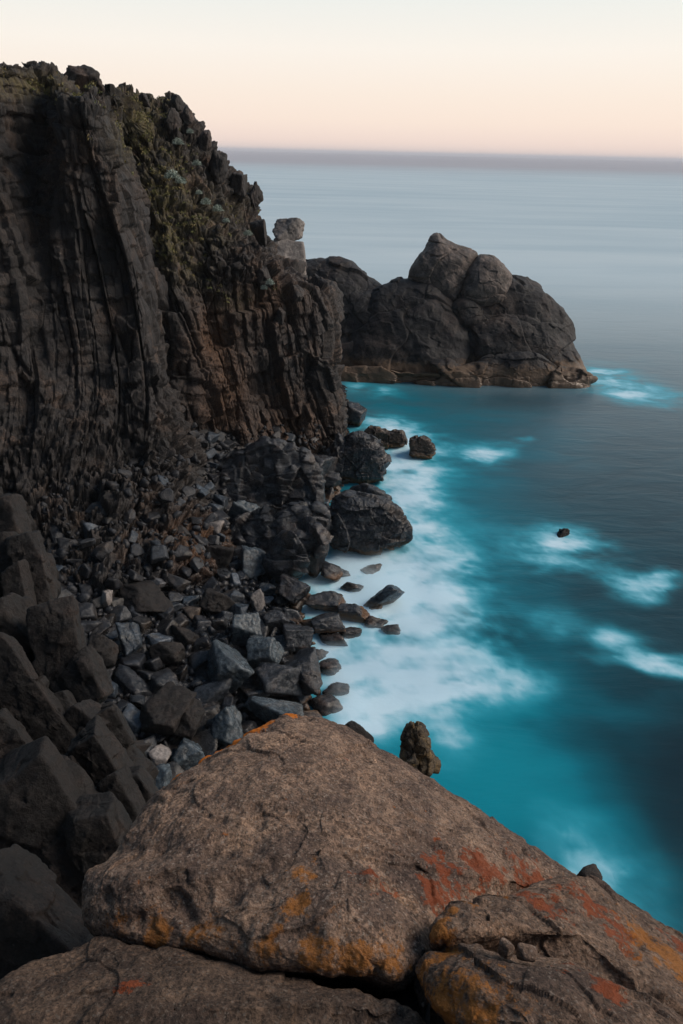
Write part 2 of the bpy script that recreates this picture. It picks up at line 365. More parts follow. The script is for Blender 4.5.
kind(link('beach', BP, grid_faces(nx, ny)[:, ::-1], rock_mat('beach_bed', (0.012, 0.0125, 0.015), (0.030, 0.029, 0.031), (0.06, 0.045, 0.032), (0.15, 0.16, 0.17), sc=2.0, rough=0.6, wet_z=3.2, bump=0.5, veins=False, joints=(1, 1, 1))), 'structure')

# ------------------------------------------------------------------ cliffs
def loft(secs, back, ns, nv):
    Gc = []
    for s in secs:
        col = [at_y(*q) for q in s]
        b = col[0] - np.array([0, 0, 4.0])
        top = col[-1]
        col = [b] + col + [top + np.array(back[0]), top + np.array(back[1])]
        Gc.append(col)
    Gc = np.array(Gc)
    G = catmull(Gc, ns)
    return catmull(np.swapaxes(G, 0, 1), nv).swapaxes(0, 1)

def cliff_mesh(name, G, mat, big, seed, vegf, rustf=None):
    N = grid_normals(G)
    n, m = G.shape[:2]
    P = G.reshape(-1, 3); Nf = N.reshape(-1, 3)
    if (Nf[:, 1] < 0).mean() < 0.5: Nf = -Nf
    D = big(P, seed, Nf)
    P2 = P + Nf * D[:, None]
    N2 = grid_normals(P2.reshape(n, m, 3)).reshape(-1, 3)
    if (N2[:, 1] < 0).mean() < 0.5: N2 = -N2
    P2 = P2 + Nf * (0.035 * fbm(P2 * 3.0, 4, seed + 3))[:, None]
    u, v, d = proj(P2)
    a = {'veg': vegf(u, v, P2), 'rust': rustf(u, v, P2) if rustf else np.zeros(len(P2))}
    F = grid_faces(n, m)
    o = link(name, P2, F, mat, None, True, a)
    return o, P2, N2

def along(N, dr): return 1 - sstep(.45, .85, np.abs(N[:, 0] * dr[0] + N[:, 1] * dr[1]))
def dispA(P, s, N):
    lo = 1 - sstep(5, 10, P[:, 2]); hi = sstep(17, 20, P[:, 2])
    dr = (.96, -.1); al = along(N, dr)
    col = slabs(P, 1.7, 2.9, s, dr, tilt=0.9, crack=0.6, cw=.03, hvar=.55, lean=.16) * 0.56 * al + prisms(P, 2.2, 3.0, s + 2, tilt=.7, crack=.25, hvar=.5) * (.32 + .4 * (1 - al)) * (1 - .6 * sstep(19, 22, P[:, 2]))
    cap = prisms(P, 2.6, 1.3, s + 5, tilt=0.5, crack=0.4, hvar=.5) * 0.8
    med = al * slabs(P, 0.75, 1.0, s + 9, dr, tilt=1.0, crack=0.6, cw=.05, hvar=.5, lean=.12) * (0.22 - 0.15 * lo + .08 * hi) + (prisms(P, 1.3, .9, s + 17, tilt=1.0, crack=.25, hvar=.6) * .38 + blocks(P, (.7, .7, .6), s + 19, tilt=1.0, crack=.3, cw=.05, warp=.1) * .20) * lo + prisms(P, .95, .75, s + 18, tilt=1.0, crack=.25, hvar=.6) * .27
    sm = blocks(P, (0.33, 0.36, 0.8), s + 13, tilt=0.9, crack=0.25, cw=.05, warp=.08) * (0.02 + 0.15 * lo + 0.05 * hi)
    return col * (1 - 0.6 * hi) * (1 - 0.92 * lo) + cap * hi * .6 + med + sm + 0.6 * fbm(P * 0.16, 3, s + 20)
A = [
 [(-190, 640, 23), (-190, 520, 25.5), (-175, 400, 29), (-165, 270, 32), (-150, 150, 34), (-140, 46, 36)],
 [(-80, 625, 25), (-75, 510, 27.5), (-65, 400, 30.5), (-55, 270, 33.5), (-45, 150, 35.5), (-40, 58, 37.5)],
 [(10, 640, 23), (10, 550, 26.8), (8, 400, 32), (2, 280, 34.2), (0, 165, 35.8), (0, 68, 38.4)],
 [(55, 628, 23.6), (55, 540, 27.6), (50, 400, 33), (40, 280, 36.0), (36, 170, 39.4), (40, 84, 41.8)],
 [(95, 612, 24.4), (92, 532, 28.3), (84, 400, 34), (72, 280, 36.3), (62, 165, 37.0), (66, 98, 37.6)],
 [(142, 600, 25.4), (132, 522, 29.6), (120, 400, 34.8), (110, 280, 36.8), (98, 170, 36.9), (92, 96, 37.5)],
 [(196, 576, 28), (180, 502, 32), (160, 400, 35.6), (146, 290, 37.6), (126, 185, 38.7), (108, 104, 39.6)],
 [(222, 552, 31.5), (203, 488, 35.6), (182, 400, 39.5), (160, 310, 42), (134, 205, 43.5), (116, 112, 44)],
 [(205, 530, 40), (196, 470, 43), (180, 400, 46), (156, 310, 48), (130, 210, 49), (112, 122, 49)]]
B = [
 [(120, 530, 38), (110, 440, 42), (100, 340, 45), (95, 240, 48), (90, 160, 50), (88, 92, 50)],
 [(195, 520, 35.5), (188, 460, 39), (178, 380, 40.5), (163, 290, 42.5), (143, 180, 46.5), (128, 100, 51)],
 [(225, 510, 37), (218, 450, 40), (211, 370, 42), (200, 285, 43.5), (180, 185, 47.5), (160, 108, 52)],
 [(252, 500, 39), (246, 440, 41.2), (240, 350, 43.4), (228, 262, 44.6), (214, 205, 48.5), (188, 122, 53)],
 [(288, 495, 40.5), (282, 440, 43), (275, 350, 45), (264, 266, 46), (244, 230, 50), (216, 165, 54)],
 [(318, 488, 42), (312, 430, 44.3), (305, 370, 45.8), (297, 294, 47), (274, 258, 51), (248, 202, 55)],
 [(340, 478, 44), (336, 420, 46), (331, 360, 47.5), (322, 296, 49), (296, 280, 53), (266, 242, 56)],
 [(346, 455, 49), (342, 400, 52), (337, 350, 53), (326, 296, 54), (304, 282, 56), (272, 256, 58)],
 [(338, 430, 58), (334, 385, 61), (326, 340, 62), (312, 305, 62), (294, 290, 62), (270, 266, 62)],
 [(290, 420, 64), (280, 380, 66), (270, 330, 67), (260, 300, 67), (250, 290, 67), (240, 270, 67)]]
def dispB(P, s, N):
    al = along(N, (.74, .62))
    lo = 1 - sstep(1.5, 4, P[:, 2]); hi = sstep(11.5, 13.5, P[:, 2])
    col = slabs(P, 1.9, 4.0, s, (.74, .62), tilt=0.9, crack=0.9, cw=.03, hvar=.6) * 0.55 * al + prisms(P, 2.4, 2.4, s + 4, tilt=.9, crack=.3, hvar=.7) * (.55 + .3 * (1 - al))
    med = al * slabs(P, 0.7, 1.1, s + 9, (.74, .62), tilt=1.0, crack=0.7, cw=.06, hvar=.5) * (0.25 - .1 * hi) + (1 - al) * prisms(P, .8, .9, s + 19, tilt=1, crack=.4, hvar=.5) * .25
    bl = blocks(P, (1.1, 1.1, 0.9), s + 11, tilt=0.6, crack=0.5, cw=0.07, warp=.15) * (0.08 + 0.32 * hi)
    sm = blocks(P, (0.42, 0.42, 0.45), s + 13, tilt=0.9, crack=0.4, cw=.07, warp=.1) * (0.06 + 0.11 * hi + 0.05 * lo)
    return col * (1 - 0.8 * hi) + med + bl + sm + 0.6 * fbm(P * 0.2, 3, s + 20)
def ell(u, v, L):
    r = np.zeros(len(u))
    for (cu, cv, ru, rv, a) in L: r = np.maximum(r, a * np.exp(-1.2 * (((u - cu) / ru) ** 2 + ((v - cv) / rv) ** 2)))
    return r
VEG = [(140, 125, 25, 40, 1.0), (165, 190, 28, 45, 1.0), (165, 240, 22, 40, 1), (195, 215, 25, 35, .8), (190, 268, 24, 24, .5), (235, 300, 22, 14, .35), (20, 85, 50, 14, .9), (230, 210, 20, 20, .4), (215, 235, 22, 18, .5)]
RUST = [(225, 400, 30, 60, .5), (215, 340, 25, 40, .6), (180, 530, 40, 25, .7), (290, 440, 40, 40, .5), (270, 300, 40, 30, .4)]
GA = loft(A, ((-0.5, 4, 0.1), (-1, 12, -2)), 860, 620)
cliffA, PA, NA = cliff_mesh('cliff', GA, basalt, dispA, 11, lambda u, v, P: ell(u, v, VEG) * sstep(18, 20, P[:, 2]), lambda u, v, P: 0.3 * ell(u, v, RUST) + .7 * ell(u, v, [(205, 545, 28, 28, 1.0)]))
kind(cliffA, 'structure')
B = [[(u, v - (11 if i == 5 and 2 < j < 6 else 4 if i == 5 and j == 2 else 0), y) for i, (u, v, y) in enumerate(q)] for j, q in enumerate(B)]
GB = loft(B, ((-1.0, 4, -0.6), (-2, 12, -4)), 760, 560)
cliffB, PB, NB = cliff_mesh('headland', GB, basalt2, dispB, 31, lambda u, v, P: ell(u, v, VEG), lambda u, v, P: ell(u, v, RUST))
kind(cliffB, 'structure')

# ------------------------------------------------------------------ rocks placed one by one
def box_rock(name, u0_, v0_, u1_, v1_, label, cat='rock', mat=None, seed=None, z=None, d=None, sub=5, p=26, planes=12, stretch=(1, 1, 1), noise=0.06, bury=0.1, deep=1.0, roll=0.0, group=None, jag=0.3):
    if seed is None: seed = int(u0_ * 7 + v0_ * 13)
    V, F = rock_shape(seed, planes, p, sub, noise, stretch, True)
    uc, vc = (u0_ + u1_) / 2, (v0_ + v1_) / 2
    if d is None:
        zc = 1.0
        for _ in range(6):
            Pc = at_z(uc, vc, zc); dd = (Pc - CAM) @ fw
            g = float(beach_z(np.array([Pc[0]]), np.array([Pc[1]]))[0]) if z is None else z
            hh = (v1_ - v0_) * dd / FPX
            zc = max(g, -0.3) + hh * (0.5 - bury)
        d = dd
    r, up, f = V[:, 0], V[:, 1], V[:, 2]
    if roll: 
        a = math.radians(roll); r = r * 1.0; up = up * 1.0
        k_ = max(0.15, min((v1_ - v0_) / (u1_ - u0_), 6)); 
    if jag:
        nV = V / np.linalg.norm(V, axis=1, keepdims=True)
        V = V + nV * jag * (blocks(V + seed * .71, (.42, .42, .42), seed + 5, tilt=1.0, crack=.3, cw=.05, warp=.1) * .10 + blocks(V + seed * .3, (.17, .17, .17), seed + 6, tilt=1.0, crack=.3, warp=.1) * .035)[:, None]
        r, up, f = V[:, 0], V[:, 1], V[:, 2]
    def nb(q): return (q - (q.max() + q.min()) / 2) / (q.max() - q.min())
    w, h = (u1_ - u0_) * d / FPX, (v1_ - v0_) * d / FPX
    rr, uu, ff = nb(r) * w, nb(up) * h, nb(f) * deep * 0.5 * (w + h)
    Pw = at_d(uc, vc, d + 0.12 * deep * (w + h) * 0) + rr[:, None] * RT + uu[:, None] * UP + ff[:, None] * fw
    o = link(name, Pw, F, mat or rubble_m, None, True)
    return tag(o, label, cat, group)

PLACED = []
def rk(*a, **k):
    PLACED.append(a[1:5]); return box_rock(*a, **k)
# -- water's edge
def orock(name, pts, label, d, T, seed, mat, cat='boulder', s=1.0, **kw):
    u = [q[0] for q in pts]; v = [q[1] for q in pts]; PLACED.append((min(u), min(v), max(u), max(v)))
    kw.setdefault('k', 7); kw.setdefault('Tb', 2.0)
    return tag(outline_rock(name, pts, mat, d=d, T=T, nt=320, nr=110, seed=seed, rough=.05, down=.4, flat=.5,
        disp=lambda P: s * (.30 * prisms(P, 2.2, 1.3, seed, tilt=1.2, crack=.06, hvar=.2) + .07 * blocks(P, (.9, .9, .5), seed + 3, tilt=1.6, crack=.05, cw=.05, warp=.2) + .10 * fbm(P * .9, 4, seed) + .018 * blocks(P, (.2, .2, .2), seed + 4, tilt=1, crack=.15)), **kw), label, cat)
dz = lambda u, v, z: float((at_z(u, v, z) - CAM) @ fw)
orock('shore_boulder', [(326, 514), (335, 499), (350, 494), (372, 497), (390, 503), (400, 509), (410, 527), (407, 541), (396, 550), (383, 555), (361, 551), (340, 544), (328, 536)], 'big wet black boulder with a brown waterline, largest rock at the water edge', dz(370, 545, .3), 1.1, 5, shore_m)
orock('shore_boulder', [(322, 458), (339, 440), (350, 432), (361, 430), (375, 437), (385, 447), (393, 462), (388, 473), (375, 480), (361, 483), (338, 480), (324, 474)], 'dark rounded rock mass with a brown wave-washed shelf at the foot of the headland', dz(365, 474, .3), 1.3, 12, shore_m)
rk('shore_rock', 342, 483, 392, 520, 'grey wedge of rock lying behind the top of the big wet black boulder', 'rock', rubble_m, seed=61, z=.6, planes=8)
rk('shore_rock', 343, 402, 367, 427, 'small dark knob of rock at the very tip of the headland', 'rock', shore_m, seed=23, z=0, sub=4)
orock('reef_rock', [(364, 432), (374, 427), (390, 430), (403, 430), (408, 440), (404, 448), (390, 450), (374, 444)], 'long low brown reef rock reaching into the foam', dz(386, 444, .2), .7, 31, reef_m, 'rock', .8)
orock('reef_rock', [(407, 446), (410, 438), (420, 435), (431, 440), (436, 450), (432, 458), (418, 459), (408, 455)], 'rounded brown rock at the seaward end of the low reef', dz(420, 454, .2), .7, 36, reef_m, 'rock', .7)
rk('shore_rock', 319, 560, 343, 582, 'small red-brown rock alone in white foam near the big black boulder', 'rock', shore_m, seed=42, z=0, sub=4)
rk('shore_boulder', 279, 574, 311, 606, 'dark faceted boulder standing between the stones and the foam', 'boulder', shore_m, seed=45, z=.4, p=36, planes=8)
rk('shore_rock', 306, 591, 348, 613, 'flat brown rock in foam, below the dark faceted boulder', 'rock', shore_m, seed=53, z=0, bury=.25)
rk('foam_rock', 337, 603, 373, 626, 'domed brown rock awash in white foam, outermost of the brown rocks', 'rock', shore_m, seed=56, z=-.1, bury=.3)
rk('foam_rock', 362, 584, 405, 611, 'slanting grey slab awash in the foam', 'rock', rubble_m, seed=63, z=-.1, stretch=(1.8, 1, .6), bury=.2)
rk('foam_rock', 357, 563, 382, 583, 'faint grey rock nearly veiled by foam above the slanting slab', 'rock', rubble_m, seed=67, z=-.45, bury=.45)
rk('foam_rock', 366, 603, 383, 617, 'small grey rock veiled by foam under the slanting slab', 'rock', rubble_m, seed=71, z=-.3, bury=.4, sub=4)
rk('shore_rock', 311, 613, 346, 633, 'round red-brown rock at the foam line, below the flat brown rock', 'rock', shore_m, seed=75, z=.05)
rk('shore_rock', 282, 624, 314, 650, 'glistening reddish wet rock between the stones and the foam', 'rock', shore_m, seed=78, z=.2)
rk('shore_rock', 262, 610, 290, 632, 'small brown wet slab inland of the reddish wet rock', 'rock', shore_m, seed=82, z=.5)
rk('shore_boulder', 281, 648, 323, 695, 'tall dark block of rock leaning at the edge of the white water', 'boulder', shore_m, seed=87, z=.3, p=34, planes=7, stretch=(.8, 1.3, 1))
rk('beach_boulder', 247, 636, 284, 673, 'grey faceted boulder with a flat sloping top, inland of the tall leaning block', 'boulder', bluegrey_m, seed=92, p=40, planes=7)
rk('beach_boulder', 250, 663, 302, 703, 'dark many-sided boulder beside the tall leaning block', 'boulder', shore_m, seed=96, p=40, planes=8)
rk('beach_boulder', 242, 697, 306, 735, 'grey oblong block just behind the top of the big foreground boulder', 'boulder', bluegrey_m, seed=101, p=36, planes=8, stretch=(1.6, .8, 1))
rk('beach_boulder', 135, 684, 195, 737, 'large dark flat-topped block alone in the shaded gully', 'boulder', outcrop_m, seed=105, p=40, planes=7)
rk('beach_boulder', 203, 640, 256, 692, 'big grey-blue slab lying flat among the gully stones', 'boulder', bluegrey_m, seed=108, p=30, planes=9, stretch=(1.4, .8, 1), bury=.2)
rk('beach_boulder', 233, 612, 263, 650, 'blue-grey boulder with one rusty side', 'boulder', bluegrey_m, seed=112, p=36, planes=7)
rk('beach_rock', 250, 588, 265, 612, 'pale upright block of stone above the rusty-sided boulder', 'rock', palerock_m, seed=117, p=40, planes=5, stretch=(.7, 1.4, 1), sub=4)
rk('beach_boulder', 117, 582, 176, 612, 'brown lens-shaped slab half buried in the talus', 'boulder', outcrop_m, seed=121, p=22, planes=10, stretch=(1.9, .7, 1), bury=.25)
rk('beach_rock', 97, 579, 114, 591, 'small flat pale grey stone left of the brown lens-shaped slab', 'rock', palerock_m, seed=126, p=40, planes=4, sub=4)
rk('beach_rock', 102, 590, 112, 612, 'narrow tan splinter of stone below the flat pale grey stone', 'rock', palerock_m, seed=127, p=40, planes=4, sub=4)
rk('beach_boulder', 114, 621, 143, 661, 'tan squared block tipped on its end in the talus', 'boulder', rubble_m, seed=130, p=40, planes=4)
rk('beach_boulder', 82, 632, 119, 674, 'dark squarish block left of the tan tipped block', 'boulder', outcrop_m, seed=133, p=34, planes=8)
rk('beach_boulder', 197, 588, 236, 617, 'dark angular boulder with one tan face', 'boulder', outcrop_m, seed=137, p=36, planes=8)
rk('beach_rock', 120, 735, 143, 772, 'upright stone streaked white beside the shadowed outcrop', 'rock', palerock_m, seed=141, p=34, planes=7)
rk('beach_rock', 172, 738, 206, 772, 'wedge-shaped blue-grey stone with a pale ridge behind the foreground boulder', 'rock', bluegrey_m, seed=144, p=36, planes=7)
rk('beach_rock', 140, 765, 172, 798, 'blue-grey stone lowest in the gully, against the foreground boulder', 'rock', bluegrey_m, seed=149, p=30)
rk('beach_rock', 150, 745, 172, 768, 'small pale blue stone between the white-streaked stone and the wedge', 'rock', palerock_m, seed=151, p=30, sub=4)
rk('beach_rock', 205, 705, 245, 745, 'blue-grey rock left of the grey oblong block', 'rock', bluegrey_m, seed=153, p=30)
rk('beach_rock', 168, 700, 205, 742, 'long dark stone right of the large flat-topped block', 'rock', outcrop_m, seed=156, p=30, stretch=(1, 1.6, 1))
rk('beach_rock', 150, 640, 185, 665, 'dark slab tilted between the tan tipped block and the grey-blue slab', 'rock', outcrop_m, seed=159, p=34)
rk('beach_rock', 203, 520, 224, 541, 'tan angular rock high on the talus below the headland', 'rock', palerock_m, seed=162, p=40, planes=5, sub=4)
for (u, v, w_, sd) in [(331, 598, 13, 1), (352, 588, 12, 2), (322, 606, 14, 3), (300, 600, 16, 4), (333, 640, 15, 5), (318, 655, 12, 6), (350, 634, 12, 7), (326, 668, 16, 8), (340, 574, 11, 9), (376, 622, 13, 10), (336, 690, 14, 11), (304, 566, 15, 12), (390, 630, 11, 13), (325, 705, 18, 14)]:
    rk('surf_stone', u - w_, v - w_ * .55, u + w_, v + w_ * .55, 'low wet dark stone half drowned in the white surf', 'stone', surf_m, seed=700 + sd, z=-.10, bury=.36, sub=4, p=12, planes=14, noise=.14, group='stones awash in the surf')
# -- wet bedrock ledges of the shore
def ledge(name, pts, label, mat, d, T, seed, **kw):
    return tag(outline_rock(name, pts, mat, d=d, T=T, Tb=2.0, nt=200, nr=60, seed=seed, rough=.1, k=3, down=.6,
        disp=lambda P: .36 * prisms(P, 2.2, 1.1, seed, tilt=1.2, crack=.10, hvar=.3) + .06 * blocks(P, (.8, .8, .5), seed + 3, tilt=1.6, crack=.08, warp=.2) + .3 * fbm(P * .6, 3, seed), **kw), label, 'rock ledge')
ledge('rock_ledge', [(200, 480), (225, 452), (262, 442), (300, 448), (322, 470), (318, 505), (290, 520), (250, 530), (215, 520)], 'blue-black wet ledge sloping from the headland foot to the stones', shore_m, 40.8, .5, 71)
ledge('rock_ledge', [(228, 530), (262, 505), (300, 500), (326, 515), (322, 545), (300, 562), (268, 572), (236, 560)], 'wet bluish bedrock ledge left of the big wet black boulder', shore_m, 37.4, .5, 74)
ledge('rock_ledge', [(262, 555), (285, 532), (318, 528), (330, 545), (312, 565), (280, 582), (262, 575)], 'orange-brown wave-washed ledge just left of the small rock in foam', shore_m, 35.0, .8, 77)
for q in [(262, 440, 300, 482, 'dark rounded rock under the headland wall, inland of the rounded rock mass', 301, shore_m), (296, 452, 338, 500, 'dark broken block between the headland foot and the big wet black boulder', 302, shore_m),
          (298, 500, 326, 538, 'upright black block touching the left end of the big wet black boulder', 303, shore_m), (236, 470, 268, 500, 'dark squarish rock at the top of the blue-black ledge', 304, shore_m),
          (226, 500, 262, 532, 'blue-grey boulder on the wet ledge', 305, bluegrey_m), (262, 520, 296, 552, 'tilted dark slab on the wet bluish ledge', 306, shore_m), (238, 545, 268, 578, 'bluish boulder below the wet ledge', 307, bluegrey_m),
          (206, 545, 236, 572, 'dark stone inland of the bluish boulder', 308, outcrop_m), (170, 625, 200, 648, 'dark blocky stone above the grey-blue slab', 309, outcrop_m), (308, 470, 342, 492, 'small dark rock in the inlet behind the grey wedge', 310, shore_m)]:
    rk('shore_rock', *q[:5], 'rock', q[6], seed=q[5], planes=6, p=36, bury=.2, noise=.09)
# -- rubble: everything countable on the beach
variants = []
for q in range(14):
    V, F = rock_shape(500 + q, 5, 60, 4, .05, (1, random.uniform(.7, 1.5), random.uniform(.45, .9)), False)
    tmp = link('rubble_stone', V, F, rubble_m); me = tmp.data; bpy.data.objects.remove(tmp); variants.append(me)
rg = np.random.default_rng(3)
cand = []
n_try = 60000
xs = rg.uniform(-22, 2.5, n_try); ys = rg.uniform(11, 48, n_try); zs = beach_z(xs, ys)
bpy.context.view_layer.update()
flat_ = np.zeros(len(xs), bool)
for o_ in (cliffA, cliffB):
    L_ = np.array(o_.location)
    for i in range(len(xs)):
        if ys[i] < 22 or (o_ is cliffB and ys[i] < 34): continue
        h_, p_, n_, _f = o_.ray_cast(Vector((xs[i], ys[i], 9.0)) - o_.location, Vector((0, 0, -1)))
        if h_ and p_.z + L_[2] > zs[i]: zs[i] = p_.z + L_[2]; flat_[i] = abs(n_.z) < .45 or zs[i] > 5.5 or rg.uniform() < (zs[i] - 1.5) / 4.5
xs, ys, zs = xs[~flat_], ys[~flat_], zs[~flat_]
uu, vv, dd = proj(np.stack([xs, ys, zs], 1))
ok = (zs > -0.1) & (uu > 40) & (uu < 345) & (vv > 425) & (vv < 800)
xs, ys, zs, uu, vv, dd = (q[ok] for q in (xs, ys, zs, uu, vv, dd))
size = 0.115 * (1 - rg.uniform(0, 1, len(xs)) * 0.992) ** (-0.5); size = np.minimum(size, 0.55) * (0.8 + .4 * sstep(600, 720, vv))
order = np.argsort(-size); chosen = []; cx = np.zeros((0, 4))
for i in order:
    if any(a[0] + 3 < uu[i] < a[2] - 3 and a[1] + 3 < vv[i] < a[3] - 3 for a in PLACED): continue
    if len(cx):
        dist = np.hypot(cx[:, 0] - xs[i], cx[:, 1] - ys[i])
        if (dist < 0.72 * (cx[:, 2] + size[i])).any(): continue
    cx = np.vstack([cx, [xs[i], ys[i], size[i], i]]); chosen.append(i)
    if len(chosen) > 3600: break
print('rubble', len(chosen))
smallv = [rock_shape(900 + q, 5, 40, 2, .05, (1, random.uniform(.7, 1.5), random.uniform(.5, .9)), True) for q in range(16)]
small_V, small_F, off = [], [], 0
for k_, i in enumerate(chosen):
    if k_ < 285:
        o = bpy.data.objects.new('rubble_stone', random.choice(variants)); C.objects.link(o)
        s = size[i]; o.scale = (s, s, s); o.location = (xs[i], ys[i], zs[i] + 0.22 * s)
        o.rotation_euler = (rg.uniform(-.6, .6), rg.uniform(-.6, .6), rg.uniform(0, 6.28))
        tag(o, 'angular dark loose stone in the rubble between cliff and sea', 'stone', 'loose stones of the rubble beach')
    else:
        V, F = random.choice(smallv); s = size[i]; a_ = rg.uniform(0, 6.28); ca, sa = math.cos(a_), math.sin(a_)
        Vr = (V @ np.array([[ca, sa, 0], [-sa, ca, 0], [0, 0, 1]])) * s
        small_V.append(Vr + [xs[i], ys[i], zs[i] + .2 * s]); small_F.append(F + off); off += len(V)
kind(link('gravel', np.concatenate(small_V), np.concatenate(small_F), rubble_m, None, False), 'stuff')

# ------------------------------------------------------------------ rocks on the cliff top and ridge
def on_d(u, v): # depth of the cliff surface nearest to this pixel
    best = 60
    for P in (PA, PB):
        a, b, d = proj(P); m = (abs(a - u) < 5) & (abs(b - v) < 5)
        if m.any(): best = min(best, d[m].min())
    return best
def cr(u0_, v0_, u1_, v1_, label, d=None, mat=None, name='cliff_boulder', **kw):
    if not d: u0_, u1_, v0_ = u0_ + .14 * (u1_ - u0_), u1_ - .14 * (u1_ - u0_), v0_ + .1 * (v1_ - v0_)
    e_ = 0.3 * (v1_ - v0_) if not d else 0
    d = d or on_d((u0_ + u1_) / 2, v1_ + 3) + .35
    v1_ += e_; kw.setdefault('noise', .12); kw.setdefault('p', 18)
    kw.setdefault('deep', 1.0)
    return box_rock(name, u0_, v0_, u1_, v1_, label, 'boulder', mat or basalt_plain, d=d, **kw)
basalt_plain = rock_mat('ridge_rock', (0.018, 0.017, 0.018), (0.046, 0.039, 0.037), (0.13, 0.082, 0.06), (0.3, 0.28, 0.26), sc=1.2, bump=0.7, veins=False, warm_amt=.7)
cr(60, 71, 105, 101, 'flat-topped cap boulder crowning the tall tower at the cliff top', 42.5, seed=3, planes=7, deep=1.3)
cr(166, 95, 186, 110, 'rounded boulder on the skyline right of the green gully', seed=8)
cr(136, 92, 152, 103, 'low dark boulder on the skyline between the tower and the green gully', seed=14)
cr(180, 103, 196, 122, 'dark angular boulder at the head of the falling ridge', seed=9)
cr(197, 128, 214, 148, 'brown boulder on the ridge where the sea horizon begins', seed=10)
cr(228, 167, 250, 191, 'squared dark block standing up on the ridge against the sea', seed=18, planes=5, p=36)
cr(247, 181, 266, 204, 'dark block on the ridge just below the squared standing block', seed=16, planes=6)
cr(206, 150, 232, 178, 'broken brown boulder on the ridge above the squared standing block', seed=17)
cr(160, 108, 184, 130, 'brown boulder at the edge of the green gully', seed=21)
cr(245, 215, 270, 240, 'brown jointed block near the lower end of the ridge', seed=26, planes=6)
cr(285, 283, 310, 300, 'flat brown block on the shelf of the headland', seed=27)
cr(252, 262, 275, 284, 'dark block at the lip of the headland bluff', seed=28)
cr(270, 302, 288, 322, 'small triangular brown block leaning on the bluff face', seed=29, planes=4)
# pale stack
def ob(u, v, L, Wd, roll, d, seed, label, name='outcrop_block', th=.8, tilt=12, mat=None, cat='rock block', rg=1.0):
    """a squared joint block: long side L px, short side Wd px, long side turned roll degrees down from the picture's right"""
    rg_ = np.random.default_rng(seed); D, F = ico(6 if L > 60 else 5)
    ax = np.array([[1, 0, 0], [-1, 0, 0], [0, 1, 0], [0, -1, 0], [0, 0, 1], [0, 0, -1.0]]) + rg_.normal(size=(6, 3)) * .10
    ex = rg_.choice([-1, 1], size=(6, 3)) * rg_.uniform(.3, 1, (6, 3)); nn = np.concatenate([ax, ex]); nn /= np.linalg.norm(nn, axis=1, keepdims=True)
    h = np.concatenate([rg_.uniform(.66, .74, 6), rg_.uniform(.88, 1.12, 6)])
    V = D * (((np.maximum(D @ nn.T, 0) / h) ** 34).sum(1) ** (-1 / 34))[:, None] / .7
    k = d / FPX / 2; hl, hw = L * k, Wd * k
    V = V * np.array([hl, hw, th * hw])
    V = V + D * (hw * rg * (.16 * blocks(V / hw, (1.3, 1.3, 1.3), seed, tilt=1.0, crack=.25, cw=.04, warp=.1) + .05 * blocks(V / hw, (.45, .45, .45), seed + 1, tilt=1, crack=.3) + .04 * fbm(V / hw * 3, 4, seed)))[:, None]
    e = Matrix.Rotation(math.radians(-roll), 3, 'Z') @ Matrix.Rotation(math.radians(rg_.uniform(-tilt, tilt)), 3, 'X') @ Matrix.Rotation(math.radians(rg_.uniform(-tilt, tilt)), 3, 'Y')
    V = V @ np.array(e).T
    Pw = at_d(u, v, d) + V[:, :1] * RT + V[:, 1:2] * UP - V[:, 2:] * fw
    return tag(link(name, Pw, F, mat or outcrop_m), label, cat)
ob(289, 267, 44, 32, 88, 61.5, 333, 'pale square-cut rock forming the base of the stack on the skyline', 'stone_stack', 1, 4, palerock_m, 'rock', .35)
box_rock('stone_stack', 273, 221, 305, 248, 'pale rounded rock capping the square stack on the skyline', 'rock', palerock_m, seed=339, d=61.2, planes=7, p=26, noise=.06)
ob(281, 282, 34, 40, 10, 60, 335, 'brown weathered block under the pale stack', 'stone_stack', 1, 8, basalt_plain, 'rock')

# ------------------------------------------------------------------ vegetation
def leaf_mat(name, a, b):
    t = NT(name); p = t.pos(); n = t.noise(p, 1.2, 4); n2 = t.noise(p, 25, 2)
    t.put(t.b.inputs['Base Color'], t.mix(t.ramp01(n, .35, .65), a, t.mix(n2, b, tuple(c * .6 for c in b))))
    t.b.inputs['Roughness'].default_value = .8; return t.m
green = leaf_mat('green_cover', (0.14, 0.155, 0.05), (0.27, 0.21, 0.09))
palegreen = leaf_mat('pale_leaf', (0.26, 0.32, 0.28), (0.36, 0.42, 0.37))
def leaves(centres, rad, per, size, rg, up=.4):
    n = len(centres) * per
    c = np.repeat(centres, per, 0); r = np.repeat(rad, per)[:, None]
    d = rg.normal(size=(n, 3)); d /= np.linalg.norm(d, axis=1, keepdims=True); d[:, 2] = np.abs(d[:, 2])
    c = c + d * r * rg.uniform(.4, 1, (n, 1))
    a = rg.normal(size=(n, 3)); a[:, 2] += up; a /= np.linalg.norm(a, axis=1, keepdims=True)
    b = np.cross(a, rg.normal(size=(n, 3))); b /= np.linalg.norm(b, axis=1, keepdims=True)
    s = size * rg.uniform(.6, 1.4, (n, 1))
    V = np.stack([c - b * s * .35, c + a * s, c + b * s * .35, c - a * s * .5], 1).reshape(-1, 3)
    return V, np.arange(n * 4).reshape(-1, 4)
cv_, rv_ = [], []
